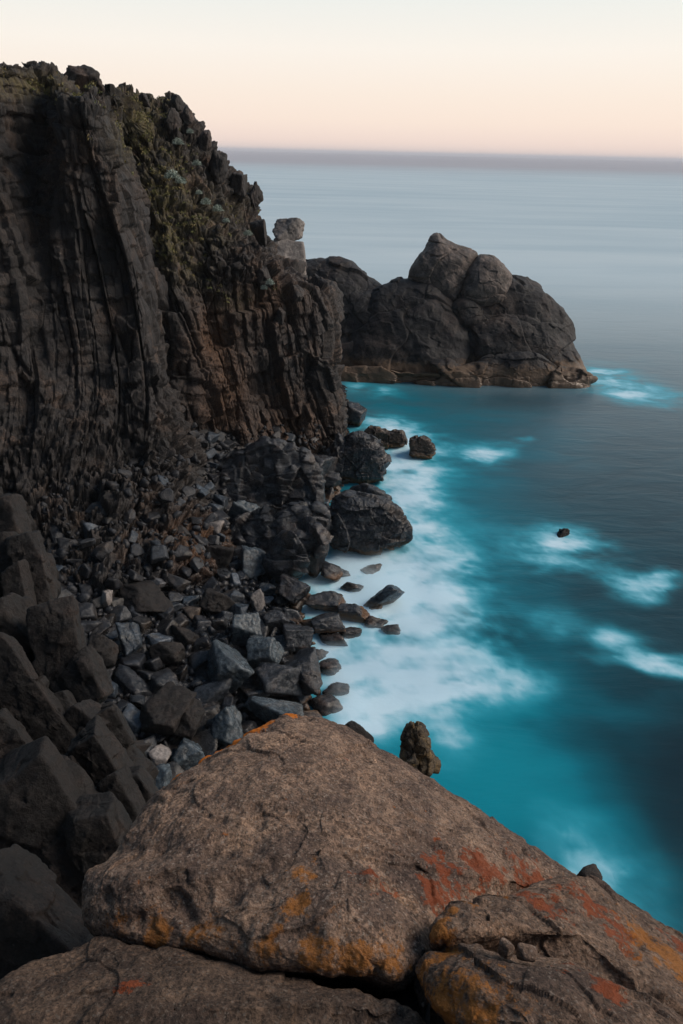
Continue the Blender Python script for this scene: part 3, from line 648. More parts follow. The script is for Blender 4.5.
for P, N in ((PA, NA), (PB, NB)):
    u, v, d = proj(P); w = ell(u, v, VEG) * np.where(P is PA, sstep(18, 20.5, P[:, 2]), 1) * (0.3 + .9 * np.clip(N[:, 2], 0, 1)) * sstep(-.15, .25, fbm(P * .5, 3, 77))
    pick = np.nonzero((rg.uniform(0, 1, len(P)) < w * 0.06) & (v > 40) & (v < 350))[0]
    cv_.append(P[pick]); rv_.append(rg.uniform(.08, .28, len(pick)))
cv_ = np.concatenate(cv_); rv_ = np.concatenate(rv_); print('tufts', len(cv_))
V, F = leaves(cv_, rv_, 18, .075, rg, 1.5)
kind(link('ground_cover', V, F, green, None, False), 'stuff')
SH = [(178, 144, 6, 'pale grey-green shrub highest on the rocky slope'), (197, 165, 5, 'pale shrub below a brown boulder near the ridge'), (172, 178, 8, 'widest pale shrub beside the green gully'),
      (181, 183, 6, 'pale shrub touching the right side of the widest pale shrub'), (199, 194, 4, 'small pale shrub on the slope below the dark boulder'), (206, 204, 6, 'pale shrub in the lower cluster, its left one'),
      (218, 211, 6, 'pale shrub in the lower cluster, its right one'), (226, 222, 4, 'small whitish shrub below the lower cluster'), (248, 235, 5, 'pale shrub on the lip of the headland bluff'),
      (270, 284, 5, 'pale green shrub on the shelf beside the skyline stack'), (264, 289, 4, 'small pale shrub at the left end of the shelf'), (190, 133, 4, 'small pale tuft near the ridge skyline')]
for (u, v, r, lab) in SH:
    d = on_d(u, v); c = at_d(u, v, d - .25); rad = r * d / FPX
    V, F = leaves(np.array([c]), np.array([rad]), 520, rad * .17, rg, .2)
    tag(link('shrub', V, F, palegreen, None, False), lab, 'shrub', 'pale shrubs on the headland slope')

# ------------------------------------------------------------------ islet
isl = empty('rock_islet', at_z(470, 384, 0))
tag(isl, 'dark rounded rock islet standing off the headland, brown along the waterline', 'islet')
def isd(seed, s=1.0):
    return lambda P: s * (.30 * blocks(P, (6.5, 6.5, 5), seed, tilt=.7, crack=.16, cw=.03, warp=.7) + .08 * blocks(P, (1.6, 1.6, 1.1), seed + 3, tilt=.7, crack=.10, cw=.05, warp=.5))
def isp(name, pts, d, T, Tb, seed, mat=None, parent=None, rough=.025, **kw):
    kw.setdefault('k', 2.4)
    return outline_rock(name, pts, mat or islet_m, d=d, T=T, Tb=Tb, nt=300, nr=90, seed=seed, rough=rough, amp=.5, fs=3.0, disp=isd(seed, kw.pop('ds', 1.0)), parent=parent, down=.1, **kw)
isp('shoulder', [(285, 300), (290, 275), (305, 263), (325, 261), (346, 263), (366, 277), (382, 287), (400, 300), (420, 345), (420, 395), (360, 395), (300, 390)], 71, 2.2, 5, 81, parent=isl)
isp('dome', [(352, 330), (366, 300), (384, 285), (400, 279), (418, 279), (440, 288), (458, 306), (470, 340), (470, 378), (440, 400), (380, 398), (350, 380)], 70, 2.6, 5, 83, parent=isl)
isp('summit', [(425, 300), (450, 285), (480, 280), (512, 276), (532, 283), (556, 298), (571, 320), (578, 345), (588, 372), (584, 400), (500, 404), (440, 398)], 71.5, 3.0, 6, 85, parent=isl)
isp('slab', [(466, 330), (490, 318), (520, 318), (548, 330), (556, 352), (540, 366), (500, 366), (472, 356)], 68.9, .9, 2, 87, parent=isl)
isp('knob', [(450, 308), (462, 297), (478, 300), (486, 312), (478, 326), (460, 326)], 69.0, 1.0, 2, 88, parent=isl)
isp('ledge', [(336, 374), (352, 366), (390, 370), (430, 366), (470, 364), (510, 360), (548, 366), (580, 372), (604, 379), (588, 388), (540, 391), (470, 392), (400, 389), (350, 384)], 67.6, .8, 3, 89, parent=isl, k=2.2, rough=.10, ds=1.3)
isp('foot', [(468, 372), (485, 356), (520, 352), (545, 360), (562, 378), (540, 392), (490, 392)], 67.6, 1.1, 2, 91, parent=isl)
tag(isp('tor_boulder', [(409, 280), (412, 262), (424, 247), (431, 236), (437, 232), (446, 240), (460, 246), (478, 253), (470, 270), (464, 290), (456, 302), (440, 303), (424, 290)], 70, 2.0, 3, 93, tor_m, flat=.35, ds=.8), 'tall peaked brown-grey boulder on the islet, its highest point', 'boulder')
tag(isp('tor_boulder', [(462, 299), (467, 276), (478, 257), (490, 254), (500, 258), (513, 272), (511, 290), (500, 303), (480, 305)], 69.4, 1.7, 3, 95, tor_m, flat=.35, ds=.8), 'squarer boulder leaning on the right of the islet peak', 'boulder')
box_rock('sea_rock', 556, 528, 570, 538, 'tiny dark rock breaking the surface out in the bay', 'rock', outcrop_m, seed=48, z=0, bury=.35, sub=4, stretch=(1.6, .7, 1), jag=.8)

# ------------------------------------------------------------------ foreground
def fa(L):
    Q = {k: [(at_d(u, v, d), r) for (u, v, d, r) in L.get(k, [])] for k in ('orange', 'rust', 'ochre')}
    def f(P):
        out = {}
        for k, q in Q.items():
            a = np.zeros(len(P))
            for c, r in q: a = np.maximum(a, np.exp(-((P - c) ** 2).sum(1) / (r * r)))
            out[k] = a
        return out
    return f
def line_crack(P, pts, depth, w):
    r = np.zeros(len(P)); L = [at_d(*q) for q in pts]
    best = np.full(len(P), 9.0)
    wob = 0.05 * np.stack([fbm(P * 5 + 9 * q, 3, 60 + q) for q in range(3)], 1)
    for a, b in zip(L[:-1], L[1:]):
        ab = b - a; t = np.clip(((P - a) @ ab) / (ab @ ab), 0, 1); best = np.minimum(best, np.linalg.norm(P + wob - a - t[:, None] * ab, axis=1))
    return -depth * np.exp(-(best / w) ** 1.3)
def fgd(seed, cracks=(), bumps=()):
    def f(P):
        r = .05 * fbm(P * 1.1 + seed, 4, seed) + .012 * blocks(P, (1.3, 1.2, .9), seed + 21, tilt=.9, crack=.0, cw=.05, warp=.6) + .009 * blocks(P, (.33, .3, .25), seed + 3, tilt=.8, crack=.03, warp=.6) \
            + .030 * fbm(P * 7, 5, seed + 5, .6) - .03 * sstep(.25, .6, fbm(P * 4.2, 3, seed + 9))
        for c in cracks: r = r + line_crack(P, *c)
        for (u, v, d, rad, h) in bumps:
            c = at_d(u, v, d); r = r + h * sstep(rad, rad * .55, np.linalg.norm(P - c, axis=1))
        return r
    return f
FB = [(80, 903, 3.4), (86, 876, 3.5), (116, 848, 3.7), (139, 814, 3.9), (163, 784, 4.1), (200, 760, 4.35), (240, 737, 4.6), (268, 724, 4.8), (292, 716, 5.0), (320, 720, 5.0), (345, 729, 5.0), (375, 746, 4.9),
      (410, 764, 4.8), (450, 789, 4.7), (500, 822, 4.6), (540, 850, 4.5), (572, 874, 4.42), (602, 893, 4.36), (570, 908, 4.2), (505, 922, 3.82), (455, 938, 3.42), (432, 964, 3.1), (400, 984, 2.95), (350, 975, 2.95),
      (300, 976, 2.97), (250, 971, 3.0), (200, 960, 3.1), (150, 954, 3.2), (100, 944, 3.3), (82, 925, 3.35)]
tag(outline_rock('granite_boulder', FB, granite, dc=3.75, centre=(320, 850, 3.75), T=.48, Tb=1.3, k=2.7, nt=900, nr=300, seed=2, rough=.03, down=.55,
    disp=fgd(2, [([(318, 742, 4.45), (345, 775, 4.1), (358, 795, 3.95)], .012, .05), ([(160, 850, 3.4), (150, 880, 3.3), (165, 900, 3.2)], .05, .04), ([(230, 925, 2.85), (260, 905, 2.9), (270, 885, 3.0)], .05, .035), ([(282, 960, 2.7), (292, 925, 2.85), (300, 890, 3.1), (318, 862, 3.3), (350, 838, 3.5)], .012, .04)],
             [(374, 874, 3.22, .09, .035), (238, 912, 2.85, .14, .07)]),
    attrs=fa({'orange': [(175 + 8.2 * q, 781 - 5.4 * q - (q == 5) * 1 , 4.16 + .045 * q, .085 + .03 * (q % 3 == 1)) for q in range(12)] + [(290, 716, 4.95, .08)],
              'rust': [(374, 874, 3.25, .13), (450, 862, 3.55, .2), (485, 862, 3.7, .2), (530, 868, 3.9, .2), (440, 885, 3.35, .16), (470, 885, 3.45, .08), (340, 770, 4.3, .12), (400, 740, 4.6, .1)],
              'ochre': [(168, 932, 2.95, .13), (188, 930, 2.95, .16), (150, 938, 3.05, .12), (110, 935, 3.1, .10), (220, 945, 2.85, .14), (255, 952, 2.8, .15), (292, 935, 2.75, .10), (297, 905, 3.0, .09), (303, 880, 3.2, .08), (310, 868, 3.3, .06), (288, 955, 2.7, .14), (360, 972, 2.75, .2), (400, 975, 2.75, .16), (325, 967, 2.75, .18)]})),
    'great brown granite boulder filling the foreground, orange lichen along its upper left edge', 'boulder')
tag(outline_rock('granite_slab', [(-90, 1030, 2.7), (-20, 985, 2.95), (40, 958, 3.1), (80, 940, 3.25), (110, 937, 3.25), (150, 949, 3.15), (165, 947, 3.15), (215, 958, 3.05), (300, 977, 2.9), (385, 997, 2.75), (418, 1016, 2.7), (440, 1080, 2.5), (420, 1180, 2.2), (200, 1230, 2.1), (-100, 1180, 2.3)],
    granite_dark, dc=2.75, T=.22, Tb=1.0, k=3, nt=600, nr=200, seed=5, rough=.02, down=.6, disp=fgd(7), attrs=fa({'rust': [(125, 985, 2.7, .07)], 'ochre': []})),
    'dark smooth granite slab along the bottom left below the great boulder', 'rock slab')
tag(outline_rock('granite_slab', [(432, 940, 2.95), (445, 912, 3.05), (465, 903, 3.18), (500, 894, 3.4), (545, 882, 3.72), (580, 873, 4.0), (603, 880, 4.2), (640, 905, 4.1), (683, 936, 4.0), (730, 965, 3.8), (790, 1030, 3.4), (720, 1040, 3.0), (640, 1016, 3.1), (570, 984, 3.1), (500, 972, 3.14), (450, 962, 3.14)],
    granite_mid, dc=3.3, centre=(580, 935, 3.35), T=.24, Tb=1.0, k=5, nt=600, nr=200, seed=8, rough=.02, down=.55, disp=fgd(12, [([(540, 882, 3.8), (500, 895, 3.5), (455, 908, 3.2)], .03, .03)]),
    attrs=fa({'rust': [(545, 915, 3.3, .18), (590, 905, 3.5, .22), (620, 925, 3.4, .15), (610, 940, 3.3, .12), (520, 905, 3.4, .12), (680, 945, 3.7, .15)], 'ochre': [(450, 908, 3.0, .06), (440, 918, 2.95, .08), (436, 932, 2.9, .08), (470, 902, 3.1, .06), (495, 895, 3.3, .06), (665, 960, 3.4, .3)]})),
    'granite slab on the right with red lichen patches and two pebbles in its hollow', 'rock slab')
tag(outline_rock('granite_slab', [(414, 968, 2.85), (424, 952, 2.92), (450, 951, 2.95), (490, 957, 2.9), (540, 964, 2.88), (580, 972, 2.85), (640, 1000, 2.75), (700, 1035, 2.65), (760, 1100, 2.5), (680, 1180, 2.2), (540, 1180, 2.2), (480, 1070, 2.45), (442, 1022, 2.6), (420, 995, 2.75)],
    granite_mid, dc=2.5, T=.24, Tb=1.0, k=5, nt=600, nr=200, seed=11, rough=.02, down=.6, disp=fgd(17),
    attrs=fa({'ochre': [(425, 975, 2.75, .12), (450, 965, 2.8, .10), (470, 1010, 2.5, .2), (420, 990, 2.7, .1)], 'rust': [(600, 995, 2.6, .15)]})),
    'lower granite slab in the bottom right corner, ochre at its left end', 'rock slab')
def surf_d(kinds, u, v, w=4):
    best = 1e9
    for o in [o for o in C.objects if o.name.split('.')[0] in kinds and o.type == 'MESH']:
        P = np.empty(len(o.data.vertices) * 3, np.float32); o.data.vertices.foreach_get('co', P); P = P.reshape(-1, 3) + np.array(o.location)
        a, b, d = proj(P); m = (abs(a - u) < w) & (abs(b - v) < w) & (d > 0)
        if m.any(): best = min(best, d[m].min())
    return best
box_rock('pebble', 498, 939, 514, 958, 'small dark grey pebble lying in the hollow of the right slab', 'pebble', granite, seed=203, d=surf_d(('granite_slab',), 506, 956), sub=4, planes=16, p=9, jag=.1)
box_rock('pebble', 518, 945, 539, 963, 'larger tan pebble beside the dark grey one in the slab hollow', 'pebble', granite, seed=207, d=surf_d(('granite_slab',), 528, 961), sub=4, planes=16, p=9, jag=.1)
box_rock('loose_stone', 400, 985, 440, 1035, 'dark stone wedged in the crevice between the bottom slabs', 'stone', outcrop_m, seed=211, d=3.0)
lich_m = rock_mat('lichen_rock', (0.045, 0.036, 0.028), (0.10, 0.08, 0.055), (0.22, 0.14, 0.05), (0.3, 0.25, 0.15), sc=6, bump=.8, speck=.3, veins=False, joints=(1, 1, 1), warm_amt=.9)
tag(outline_rock('lichen_rock', [(404, 731), (412, 724), (423, 727), (428, 740), (431, 752), (434, 766), (425, 785), (405, 780), (404, 760), (402, 746), (401, 738)], lich_m, d=6.0, T=.14, Tb=.5, k=3, nt=240, nr=90, seed=217, rough=.08, down=.3,
    disp=lambda P: .04 * blocks(P, (.22, .22, .22), 217, tilt=.9, crack=.25) + .02 * blocks(P, (.08, .08, .08), 218)), 'upright knobbly rock with yellow lichen just beyond the great boulder', 'rock')
box_rock('dark_rock', 336, 721, 374, 752, 'low dark rock peeping over the far edge of the great boulder', 'rock', outcrop_m, seed=222, d=5.4)
box_rock('dark_rock', 576, 869, 602, 896, 'small dark knob on the crest where the slab meets the great boulder', 'rock', outcrop_m, seed=226, d=4.35, sub=4)

# ------------------------------------------------------------------ left outcrop
OC = [(-120, 470, 13), (-30, 488, 13), (5, 503, 12.8), (22, 535, 12.2), (42, 575, 11.6), (50, 610, 11.2), (75, 640, 10.8), (92, 680, 10.2), (114, 716, 9.6), (131, 760, 9.0), (150, 798, 8.5), (150, 828, 8.0), (128, 870, 7.6), (90, 930, 7.2), (60, 990, 6.8), (0, 1000, 6.6), (-120, 960, 6.6)]
tag(outline_rock('rock_outcrop', OC, outcrop_m, dc=9.6, T=.4, Tb=6, k=7, nt=600, nr=260, seed=15, rough=.02, down=.75, flat=.5,
    disp=lambda P: .45 * prisms(P, 1.3, 1.5, 23, tilt=.7, crack=.6, hvar=.5) + .16 * blocks(P, (.6, .6, .7), 27, tilt=.5, crack=.4, cw=.07) + .04 * blocks(P, (.22, .22, .25), 29)),
    'dark jointed rock outcrop along the left edge above the gully', 'outcrop')
for q in [(36, 706, 158, 40, 56, 9.0, 301, 'long slanting dark slab at the left edge of the photo', 'outcrop_slab', .5),
          (75, 782, 54, 32, 58, 8.4, 302, 'short block at the lower end of the long slanting slab'),
          (99, 762, 70, 40, 64, 8.5, 303, 'dark squared block right of the lower end of the long slab'),
          (122, 800, 56, 32, 60, 8.2, 304, 'dark block lowest on the outcrop, nearest the great boulder'),
          (86, 722, 36, 32, 40, 9.1, 305, 'rounded block low on the right of the outcrop'),
          (62, 710, 34, 26, 60, 9.2, 306, 'small oval block wedged beside the long slanting slab'),
          (62, 650, 92, 42, 76, 9.9, 307, 'squarish block with a flat purplish face on the outcrop edge'),
          (32, 570, 76, 30, 74, 11.1, 308, 'tall rounded dark block highest on the outcrop edge'),
          (19, 596, 56, 24, 78, 10.7, 309, 'bulging dark block left of the tall rounded one'),
          (6, 520, 44, 34, 70, 12.2, 310, 'dark block at the very top of the outcrop by the photo edge'),
          (4, 558, 44, 30, 75, 11.3, 311, 'dark block under the topmost one at the photo edge'),
          (12, 628, 60, 44, 62, 10.1, 312, 'dark block above the long slanting slab'),
          (88, 682, 50, 34, 55, 9.7, 313, 'rough block on the outcrop rim between the purplish block and the rounded one'),
          (112, 728, 46, 28, 62, 9.2, 314, 'narrow rim block above the dark squared block'),
          (138, 790, 44, 26, 62, 8.5, 315, 'rim block at the outcrop foot touching the gully'),
          (6, 745, 66, 40, 50, 8.4, 316, 'dark block under the long slanting slab at the photo edge'),
          (48, 832, 150, 100, 48, 7.9, 317, 'wide smooth dark face below the long slanting slab', 'outcrop_slab', .5),
          (104, 842, 76, 46, 66, 7.7, 318, 'smooth dark block in the shadowed cleft beside the great boulder'),
          (20, 925, 130, 78, 48, 5.4, 322, 'dark smooth block in the lower left corner above the bottom slab')]:
    q = list(q); q[5] -= .5 if q[5] > 6 else 0
    ob(*q[:8], q[8] if len(q) > 8 else 'outcrop_block', q[9] if len(q) > 9 else .8, rg=.5)

# near crag carrying the foreground rocks
crag = []
th = np.linspace(0, 2 * np.pi, 120, endpoint=False)
for z_, s_ in ((17.0, .55), (16.0, .95), (14, 1.0), (10, 1.02), (5, 1.05), (-2, 1.1)):
    crag.append(np.stack([0.4 + 2.0 * s_ * np.cos(th), 0.2 + 2.0 * s_ * np.sin(th), np.full(120, z_)], -1))
CG = catmull(np.array(crag), 160)
Pc = CG.reshape(-1, 3); Nc = np.stack([np.tile(np.cos(th), 160), np.tile(np.sin(th), 160), np.zeros(160 * 120)], -1)
Pc = Pc + Nc * (.3 * blocks(Pc, (1.2, 1.2, 2), 55))[:, None]
kind(link('near_cliff', Pc, grid_faces(160, 120, True)[:, ::-1], basalt_plain), 'structure')

# ------------------------------------------------------------------ sea
def spaced(c0, c1, step, far, g=1.06):
    a = list(np.arange(c0, c1, step)); s = step
    lo = []; x = c0
    hi = []; y = a[-1]
    while x > -far: s *= g; x -= s; lo.append(x)
    s = step
    while y < far: s *= g; y += s; hi.append(y)
    return np.array(lo[::-1] + a + hi)
X = spaced(-3, 46, .2, 30000, 1.10); Y = spaced(4, 100, .22, 30000, 1.10); Y = Y[Y > -60]
sx, sy = np.meshgrid(X, Y, indexing='ij')
SP = np.stack([sx, sy, np.zeros_like(sx)], -1).reshape(-1, 3)
def blobs(P, L, warp=1.0, k=0):
    q = P[:, :2].copy()
    w = np.stack([P[:, 0] * .13, P[:, 1] * .13, 0 * P[:, 0]], 1)
    q[:, 0] += warp * 2.4 * fbm(w, 4, 200 + k); q[:, 1] += warp * 3.0 * fbm(w + 7.7, 4, 210 + k)
    r = np.zeros(len(P))
    for (u, v, ru, rv, a) in L:
        c = at_z(u, v, 0); rx = abs(at_z(u + ru, v, 0)[0] - at_z(u - ru, v, 0)[0]) / 2; ry = abs(at_z(u, v - rv, 0)[1] - at_z(u, v + rv, 0)[1]) / 2
        r = r + a * np.exp(-((q[:, 0] - c[0]) / rx) ** 2 - ((q[:, 1] - c[1]) / ry) ** 2)
    return r
FOAM = [(566, 538, 24, 9, .55), (590, 545, 30, 8, .3), (350, 735, 35, 18, .8), (300, 640, 16, 40, .8), (410, 500, 30, 30, .5), (400, 640, 50, 60, .5), (660, 583, 26, 9, .5), (622, 634, 26, 8, .4), (668, 657, 30, 8, .4), (492, 453, 14, 7, .6), (512, 438, 10, 5, .4), (640, 915, 60, 22, .3), (610, 890, 40, 16, .25), (318, 600, 14, 20, .8), (318, 640, 14, 25, .8), (322, 690, 18, 25, .9), (335, 548, 18, 14, .9), (300, 585, 12, 12, .5), (352, 484, 12, 8, .7), (330, 730, 25, 18, .7), (395, 470, 20, 14, .6), (345, 570, 40, 35, 1.1), (375, 640, 75, 55, 1.2), (400, 590, 50, 40, .6), (425, 500, 40, 50, .4), (400, 440, 50, 20, .35), (340, 690, 50, 35, .9), (400, 560, 35, 55, .75), (420, 480, 28, 35, .6), (395, 425, 35, 14, .6), (440, 445, 40, 15, .35), (430, 680, 60, 35, .6), (480, 690, 40, 22, .35),
        (385, 390, 30, 8, .45), (360, 700, 60, 40, .7), (460, 760, 40, 35, .35), (440, 745, 30, 30, .4), (440, 600, 30, 60, .4), (560, 545, 60, 24, .42), (545, 560, 60, 14, .2), (540, 618, 40, 18, .30), (655, 585, 34, 12, .6), (620, 633, 32, 12, .55), (665, 655, 40, 12, .5), (600, 660, 40, 8, .25),
        (495, 452, 18, 12, .45), (470, 470, 30, 20, .15), (615, 383, 30, 16, .55), (640, 392, 60, 14, .3), (510, 690, 40, 20, .25), (640, 880, 60, 30, .22), (600, 860, 30, 20, .15), (590, 375, 20, 6, .4), (350, 385, 12, 6, .4), (345, 520, 25, 20, .6)]
TURQ = [(400, 600, 130, 170, 1.0), (470, 760, 90, 80, 1.0), (540, 840, 70, 55, 1.0), (500, 780, 60, 40, .5), (440, 408, 110, 26, .40), (520, 440, 90, 30, .2), (420, 480, 80, 60, .7), (500, 700, 90, 50, .5), (560, 545, 100, 50, .25), (600, 720, 110, 25, .25), (660, 900, 60, 50, .2), (620, 380, 60, 20, .4), (600, 640, 100, 50, .12), (380, 390, 50, 15, .5)]  # turquoise water; the band under the islet paints its teal reflection
fo = blobs(SP, FOAM, 1.0); tu = blobs(SP, TURQ, 1.4, 20)
near = sstep(260, 90, SP[:, 1])
st = fbm(np.stack([SP[:, 0] * .22, SP[:, 1] * .5, 0 * SP[:, 0]], 1) + 0.9 * np.stack([fbm(SP * .12, 3, 301), fbm(SP * .12 + 4, 3, 302), 0 * SP[:, 0]], 1), 5, 300, .6)
wisp = 1 - np.abs(fbm(np.stack([SP[:, 0] * .16, SP[:, 1] * .30, 0 * SP[:, 0]], 1) + 1.2 * np.stack([fbm(SP * .10 + 2, 3, 311), fbm(SP * .10 + 9, 3, 312), 0 * SP[:, 0]], 1), 4, 320))
q_ = np.stack([SP[:, 0] * .55, SP[:, 1] * .8, 0 * SP[:, 0]], 1) + 2.2 * np.stack([fbm(SP * .22 + 3, 4, 331), fbm(SP * .22 + 8, 4, 332), 0 * SP[:, 0]], 1)
fil = 1 - 2.2 * np.abs(fbm(q_, 5, 340, .6))
w3 = np.stack([SP[:, 0] * .9, SP[:, 1] * 1.5, 0 * SP[:, 0]], 1) + 1.6 * np.stack([fbm(SP * .35 + 5, 4, 351), fbm(SP * .35 + 1, 4, 352), 0 * SP[:, 0]], 1)
tx = .43 + .95 * st + .34 * fil + .55 * fbm(w3, 5, 355, .65) + .5 * (wisp - .75)
fo = (1 - np.exp(-1.25 * fo)) * 1.02
fo = np.clip(fo * (.26 + .80 * tx + .24 * fo), 0, 1.1) * near
tu = (1 - np.exp(-1.35 * np.clip(tu * (.9 + .6 * st), 0, 9))) * near
deep = blobs(SP, [(600, 710, 90, 30, .5), (500, 640, 40, 16, .3), (560, 650, 60, 26, .45), (520, 590, 40, 18, .3), (630, 790, 100, 95, 1.2), (570, 770, 45, 40, .7), (500, 402, 110, 9, .7), (680, 760, 80, 120, .8)], .8, 40)  # dark pools, plus a strip painting the islet's dark reflection below it
tu = np.clip(tu - .0 * deep, 0, 1)

def sea_mat():
    t = NT('sea_water'); p = t.pos(); x, y, z = t.sxyz(p)
    fo_, tu_ = t.attr('foam'), t.attr('turq')
    wv = t.vscale(p, (.35, 1.2, 1)); w1 = t.noise(wv, .5, 6, .6, .8)
    ps = t.vscale(p, (.02, .11, 1)); sl = t.math('ADD', t.math('MULTIPLY', t.noise(ps, .45, 6, .62, .6), .6), t.math('MULTIPLY', t.noise(t.vscale(p, (.006, .022, 1)), .6, 5, .6, .8), .4))
    base = t.mix(t.ramp01(w1, .3, .7), (0.0045, 0.029, 0.043), (0.009, 0.048, 0.068))
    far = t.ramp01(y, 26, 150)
    base = t.mix(far, base, t.mix(t.ramp01(sl, .25, .75), (0.25, 0.395, 0.495), (0.48, 0.59, 0.66)))  # the sky's pale reflection is put into the colour of the far water
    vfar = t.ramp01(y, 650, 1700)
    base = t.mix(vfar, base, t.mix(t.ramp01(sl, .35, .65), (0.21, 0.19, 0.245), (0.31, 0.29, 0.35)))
    base = t.mix(t.math('MULTIPLY', t.attr('deep'), .85, clamp=True), base, (0.0003, 0.011, 0.020))
    cr_ = t.n('ShaderNodeValToRGB'); t.l(tu_, cr_.inputs[0]); e = cr_.color_ramp.elements
    base = t.mix(t.ramp01(tu_, 0, .85), base, (0.0005, 0.165, 0.235)); base = t.mix(t.ramp01(tu_, .6, 1.0), base, (0.003, 0.25, 0.335))
    fr = t.math('ADD', fo_, t.math('MULTIPLY', t.math('SUBTRACT', t.noise(p, 1.1, 6, .65, 1.0), .5), t.ramp01(fo_, 0, .5, 0, .25)))
    col = t.mix(t.ramp01(fr, .03, .6), base, (0.045, 0.42, 0.56)); col = t.mix(t.ramp01(fr, .30, .95), col, (0.60, 0.82, 0.95))
    t.put(t.b.inputs['Base Color'], col)
    t.put(t.b.inputs['Roughness'], t.math('ADD', t.math('MULTIPLY', t.ramp01(fr, .2, .7), .5), t.ramp01(y, 30, 300, .30, .38)))
    t.b.inputs['IOR'].default_value = 1.33; t.b.inputs['Specular IOR Level'].default_value = .4
    h = t.math('ADD', w1, t.math('MULTIPLY', t.noise(wv, 2.2, 4, .6), .2))
    t.l(t.bump(h, .22, .3), t.b.inputs['Normal'])
    return t.m
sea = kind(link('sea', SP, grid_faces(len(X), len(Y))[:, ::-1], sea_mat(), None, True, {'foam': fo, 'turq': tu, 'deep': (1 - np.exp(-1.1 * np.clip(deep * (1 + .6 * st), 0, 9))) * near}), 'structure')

# spray hanging over the surf: a closed low body, thick where the foam is thick
mx_ = np.arange(-4.5, 16, .22); my_ = np.arange(13, 64, .25)
gx2, gy2 = np.meshgrid(mx_, my_, indexing='ij'); MP = np.stack([gx2, gy2, 0 * gx2], -1).reshape(-1, 3)
mf = blobs(MP, [b for b in FOAM if b[0] < 520], 1.0)
mh = .65 * sstep(.3, 1.6, mf) * np.clip(.75 + .9 * fbm(MP * .55, 4, 401), .1, 2); edge = sstep(0, 2, MP[:, 0] + 4.5)
MT = MP.copy(); MT[:, 2] = -.1 + mh * edge
MB = MP.copy(); MB[:, 2] = -.5
nxm, nym = len(mx_), len(my_); Ft = grid_faces(nxm, nym)
ring = [i * nym for i in range(nxm)] + [(nxm - 1) * nym + j for j in range(1, nym)] + [i * nym + nym - 1 for i in range(nxm - 2, -1, -1)] + [j for j in range(nym - 2, 0, -1)]
nT = nxm * nym; ring = np.array(ring); r2 = np.roll(ring, -1)
Fm = np.concatenate([Ft, Ft[:, ::-1] + nT, np.stack([ring, r2, r2 + nT, ring + nT], 1)])
mm = bpy.data.materials.new('sea_mist'); mm.use_nodes = True; mt = mm.node_tree; mt.nodes.clear()
mo = mt.nodes.new('ShaderNodeOutputMaterial'); mv = mt.nodes.new('ShaderNodeVolumePrincipled'); mt.links.new(mv.outputs[0], mo.inputs['Volume'])
mv.inputs['Color'].default_value = (.80, .93, 1, 1); mv.inputs['Density'].default_value = .34
kind(link('sea_mist', np.concatenate([MT, MB]), Fm, mm), 'stuff')

hb = np.array([[x, y, z] for x in (-33000, 33000) for y in (-3000, 33000) for z in (-14, 45)], float)
hm = bpy.data.materials.new('haze'); hm.use_nodes = True; ht = hm.node_tree; ht.nodes.clear()
ho = ht.nodes.new('ShaderNodeOutputMaterial'); hv = ht.nodes.new('ShaderNodeVolumePrincipled'); ht.links.new(hv.outputs[0], ho.inputs['Volume'])
hv.inputs['Color'].default_value = (.93, .95, 1, 1); hv.inputs['Density'].default_value = .00012
kind(link('haze', hb, np.array([[0, 1, 3, 2], [4, 6, 7, 5], [0, 4, 5, 1], [2, 3, 7, 6], [0, 2, 6, 4], [1, 5, 7, 3]]), hm, None, False), 'stuff')

# ------------------------------------------------------------------ sky and light
wd = bpy.data.worlds.new('World'); S.world = wd; wd.use_nodes = True
nt = wd.node_tree; nt.nodes.clear()
out = nt.nodes.new('ShaderNodeOutputWorld'); bg = nt.nodes.new('ShaderNodeBackground'); nt.links.new(bg.outputs[0], out.inputs[0])
sky = nt.nodes.new('ShaderNodeTexSky'); sky.sky_type = 'NISHITA'; sky.sun_disc = False
SUN_EL, SUN_AZ = math.radians(38), math.radians(80)   # azimuth measured from +Y (north) clockwise
sky.sun_elevation = math.radians(2.0); sky.sun_rotation = SUN_AZ; sky.air_density = 1.2; sky.dust_density = 2
tc = nt.nodes.new('ShaderNodeTexCoord'); sp_ = nt.nodes.new('ShaderNodeSeparateXYZ'); nt.links.new(tc.outputs['Generated'], sp_.inputs[0])
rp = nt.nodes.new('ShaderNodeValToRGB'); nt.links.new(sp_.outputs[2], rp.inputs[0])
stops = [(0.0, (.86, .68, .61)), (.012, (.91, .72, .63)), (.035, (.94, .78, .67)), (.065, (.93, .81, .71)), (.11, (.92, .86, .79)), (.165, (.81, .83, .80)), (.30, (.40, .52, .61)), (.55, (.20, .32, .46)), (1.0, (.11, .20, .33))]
e = rp.color_ramp.elements
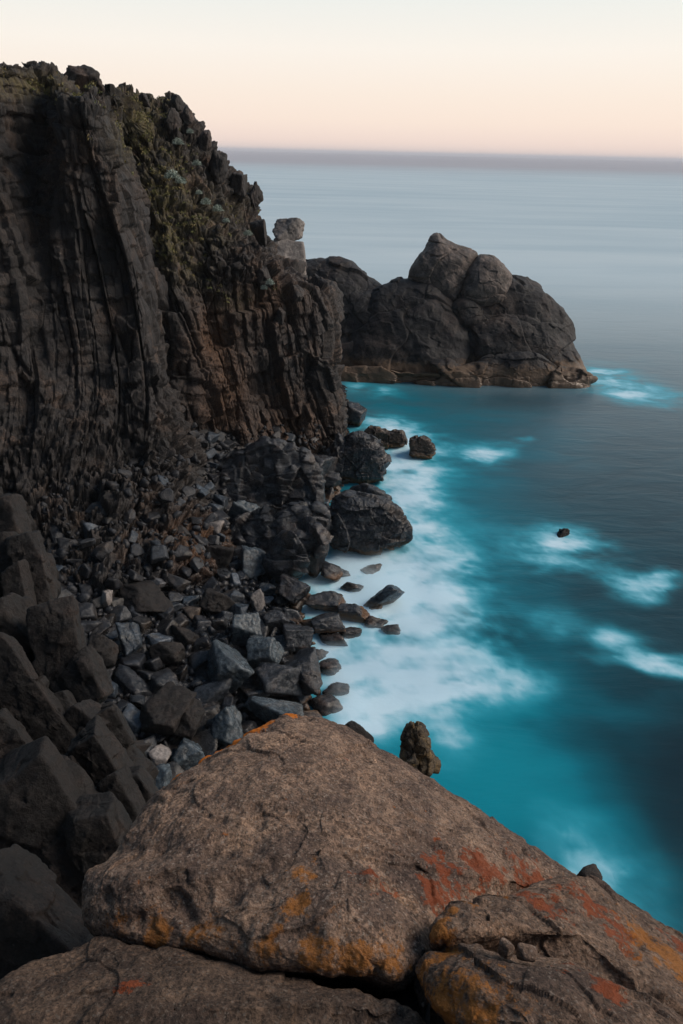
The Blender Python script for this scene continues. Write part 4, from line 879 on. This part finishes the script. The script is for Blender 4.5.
e[0].position, e[0].color = stops[0][0], stops[0][1] + (1,); e[1].position, e[1].color = 1.0, stops[-1][1] + (1,)
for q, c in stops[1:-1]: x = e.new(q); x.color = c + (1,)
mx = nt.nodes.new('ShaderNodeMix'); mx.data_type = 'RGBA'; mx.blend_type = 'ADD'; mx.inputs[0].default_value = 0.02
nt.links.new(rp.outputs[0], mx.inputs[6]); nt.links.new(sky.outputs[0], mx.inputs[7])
# sky dimmed away from the front right, added for directional contrast on the rock
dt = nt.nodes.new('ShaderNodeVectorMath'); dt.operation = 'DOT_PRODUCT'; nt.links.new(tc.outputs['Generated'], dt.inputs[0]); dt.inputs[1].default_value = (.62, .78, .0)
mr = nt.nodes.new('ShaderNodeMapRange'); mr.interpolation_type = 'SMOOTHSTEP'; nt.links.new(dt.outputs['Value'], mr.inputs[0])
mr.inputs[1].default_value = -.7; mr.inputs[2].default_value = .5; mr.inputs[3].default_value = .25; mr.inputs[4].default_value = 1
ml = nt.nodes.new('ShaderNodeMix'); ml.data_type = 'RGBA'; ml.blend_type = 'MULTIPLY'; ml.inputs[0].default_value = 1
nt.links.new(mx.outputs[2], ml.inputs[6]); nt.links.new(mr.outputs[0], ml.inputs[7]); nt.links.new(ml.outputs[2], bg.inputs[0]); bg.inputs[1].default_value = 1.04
sl_ = bpy.data.lights.new('sun', 'SUN'); so = bpy.data.objects.new('sun', sl_); C.objects.link(so)
sl_.energy = 3.0; sl_.angle = math.radians(32); sl_.color = (1.0, .86, .72)
dv = Vector((math.sin(SUN_AZ) * math.cos(SUN_EL), math.cos(SUN_AZ) * math.cos(SUN_EL), math.sin(SUN_EL)))
so.rotation_euler = dv.to_track_quat('Z', 'Y').to_euler()

S.view_settings.view_transform = 'Standard'; S.view_settings.look = 'None'; S.view_settings.exposure = 0; S.view_settings.gamma = 1
S.render.engine = 'CYCLES'
S.cycles.volume_bounces = 2; S.cycles.max_bounces = 5; S.cycles.use_denoising = True
try: S.cycles.denoiser = 'OPENIMAGEDENOISE'
except Exception: pass
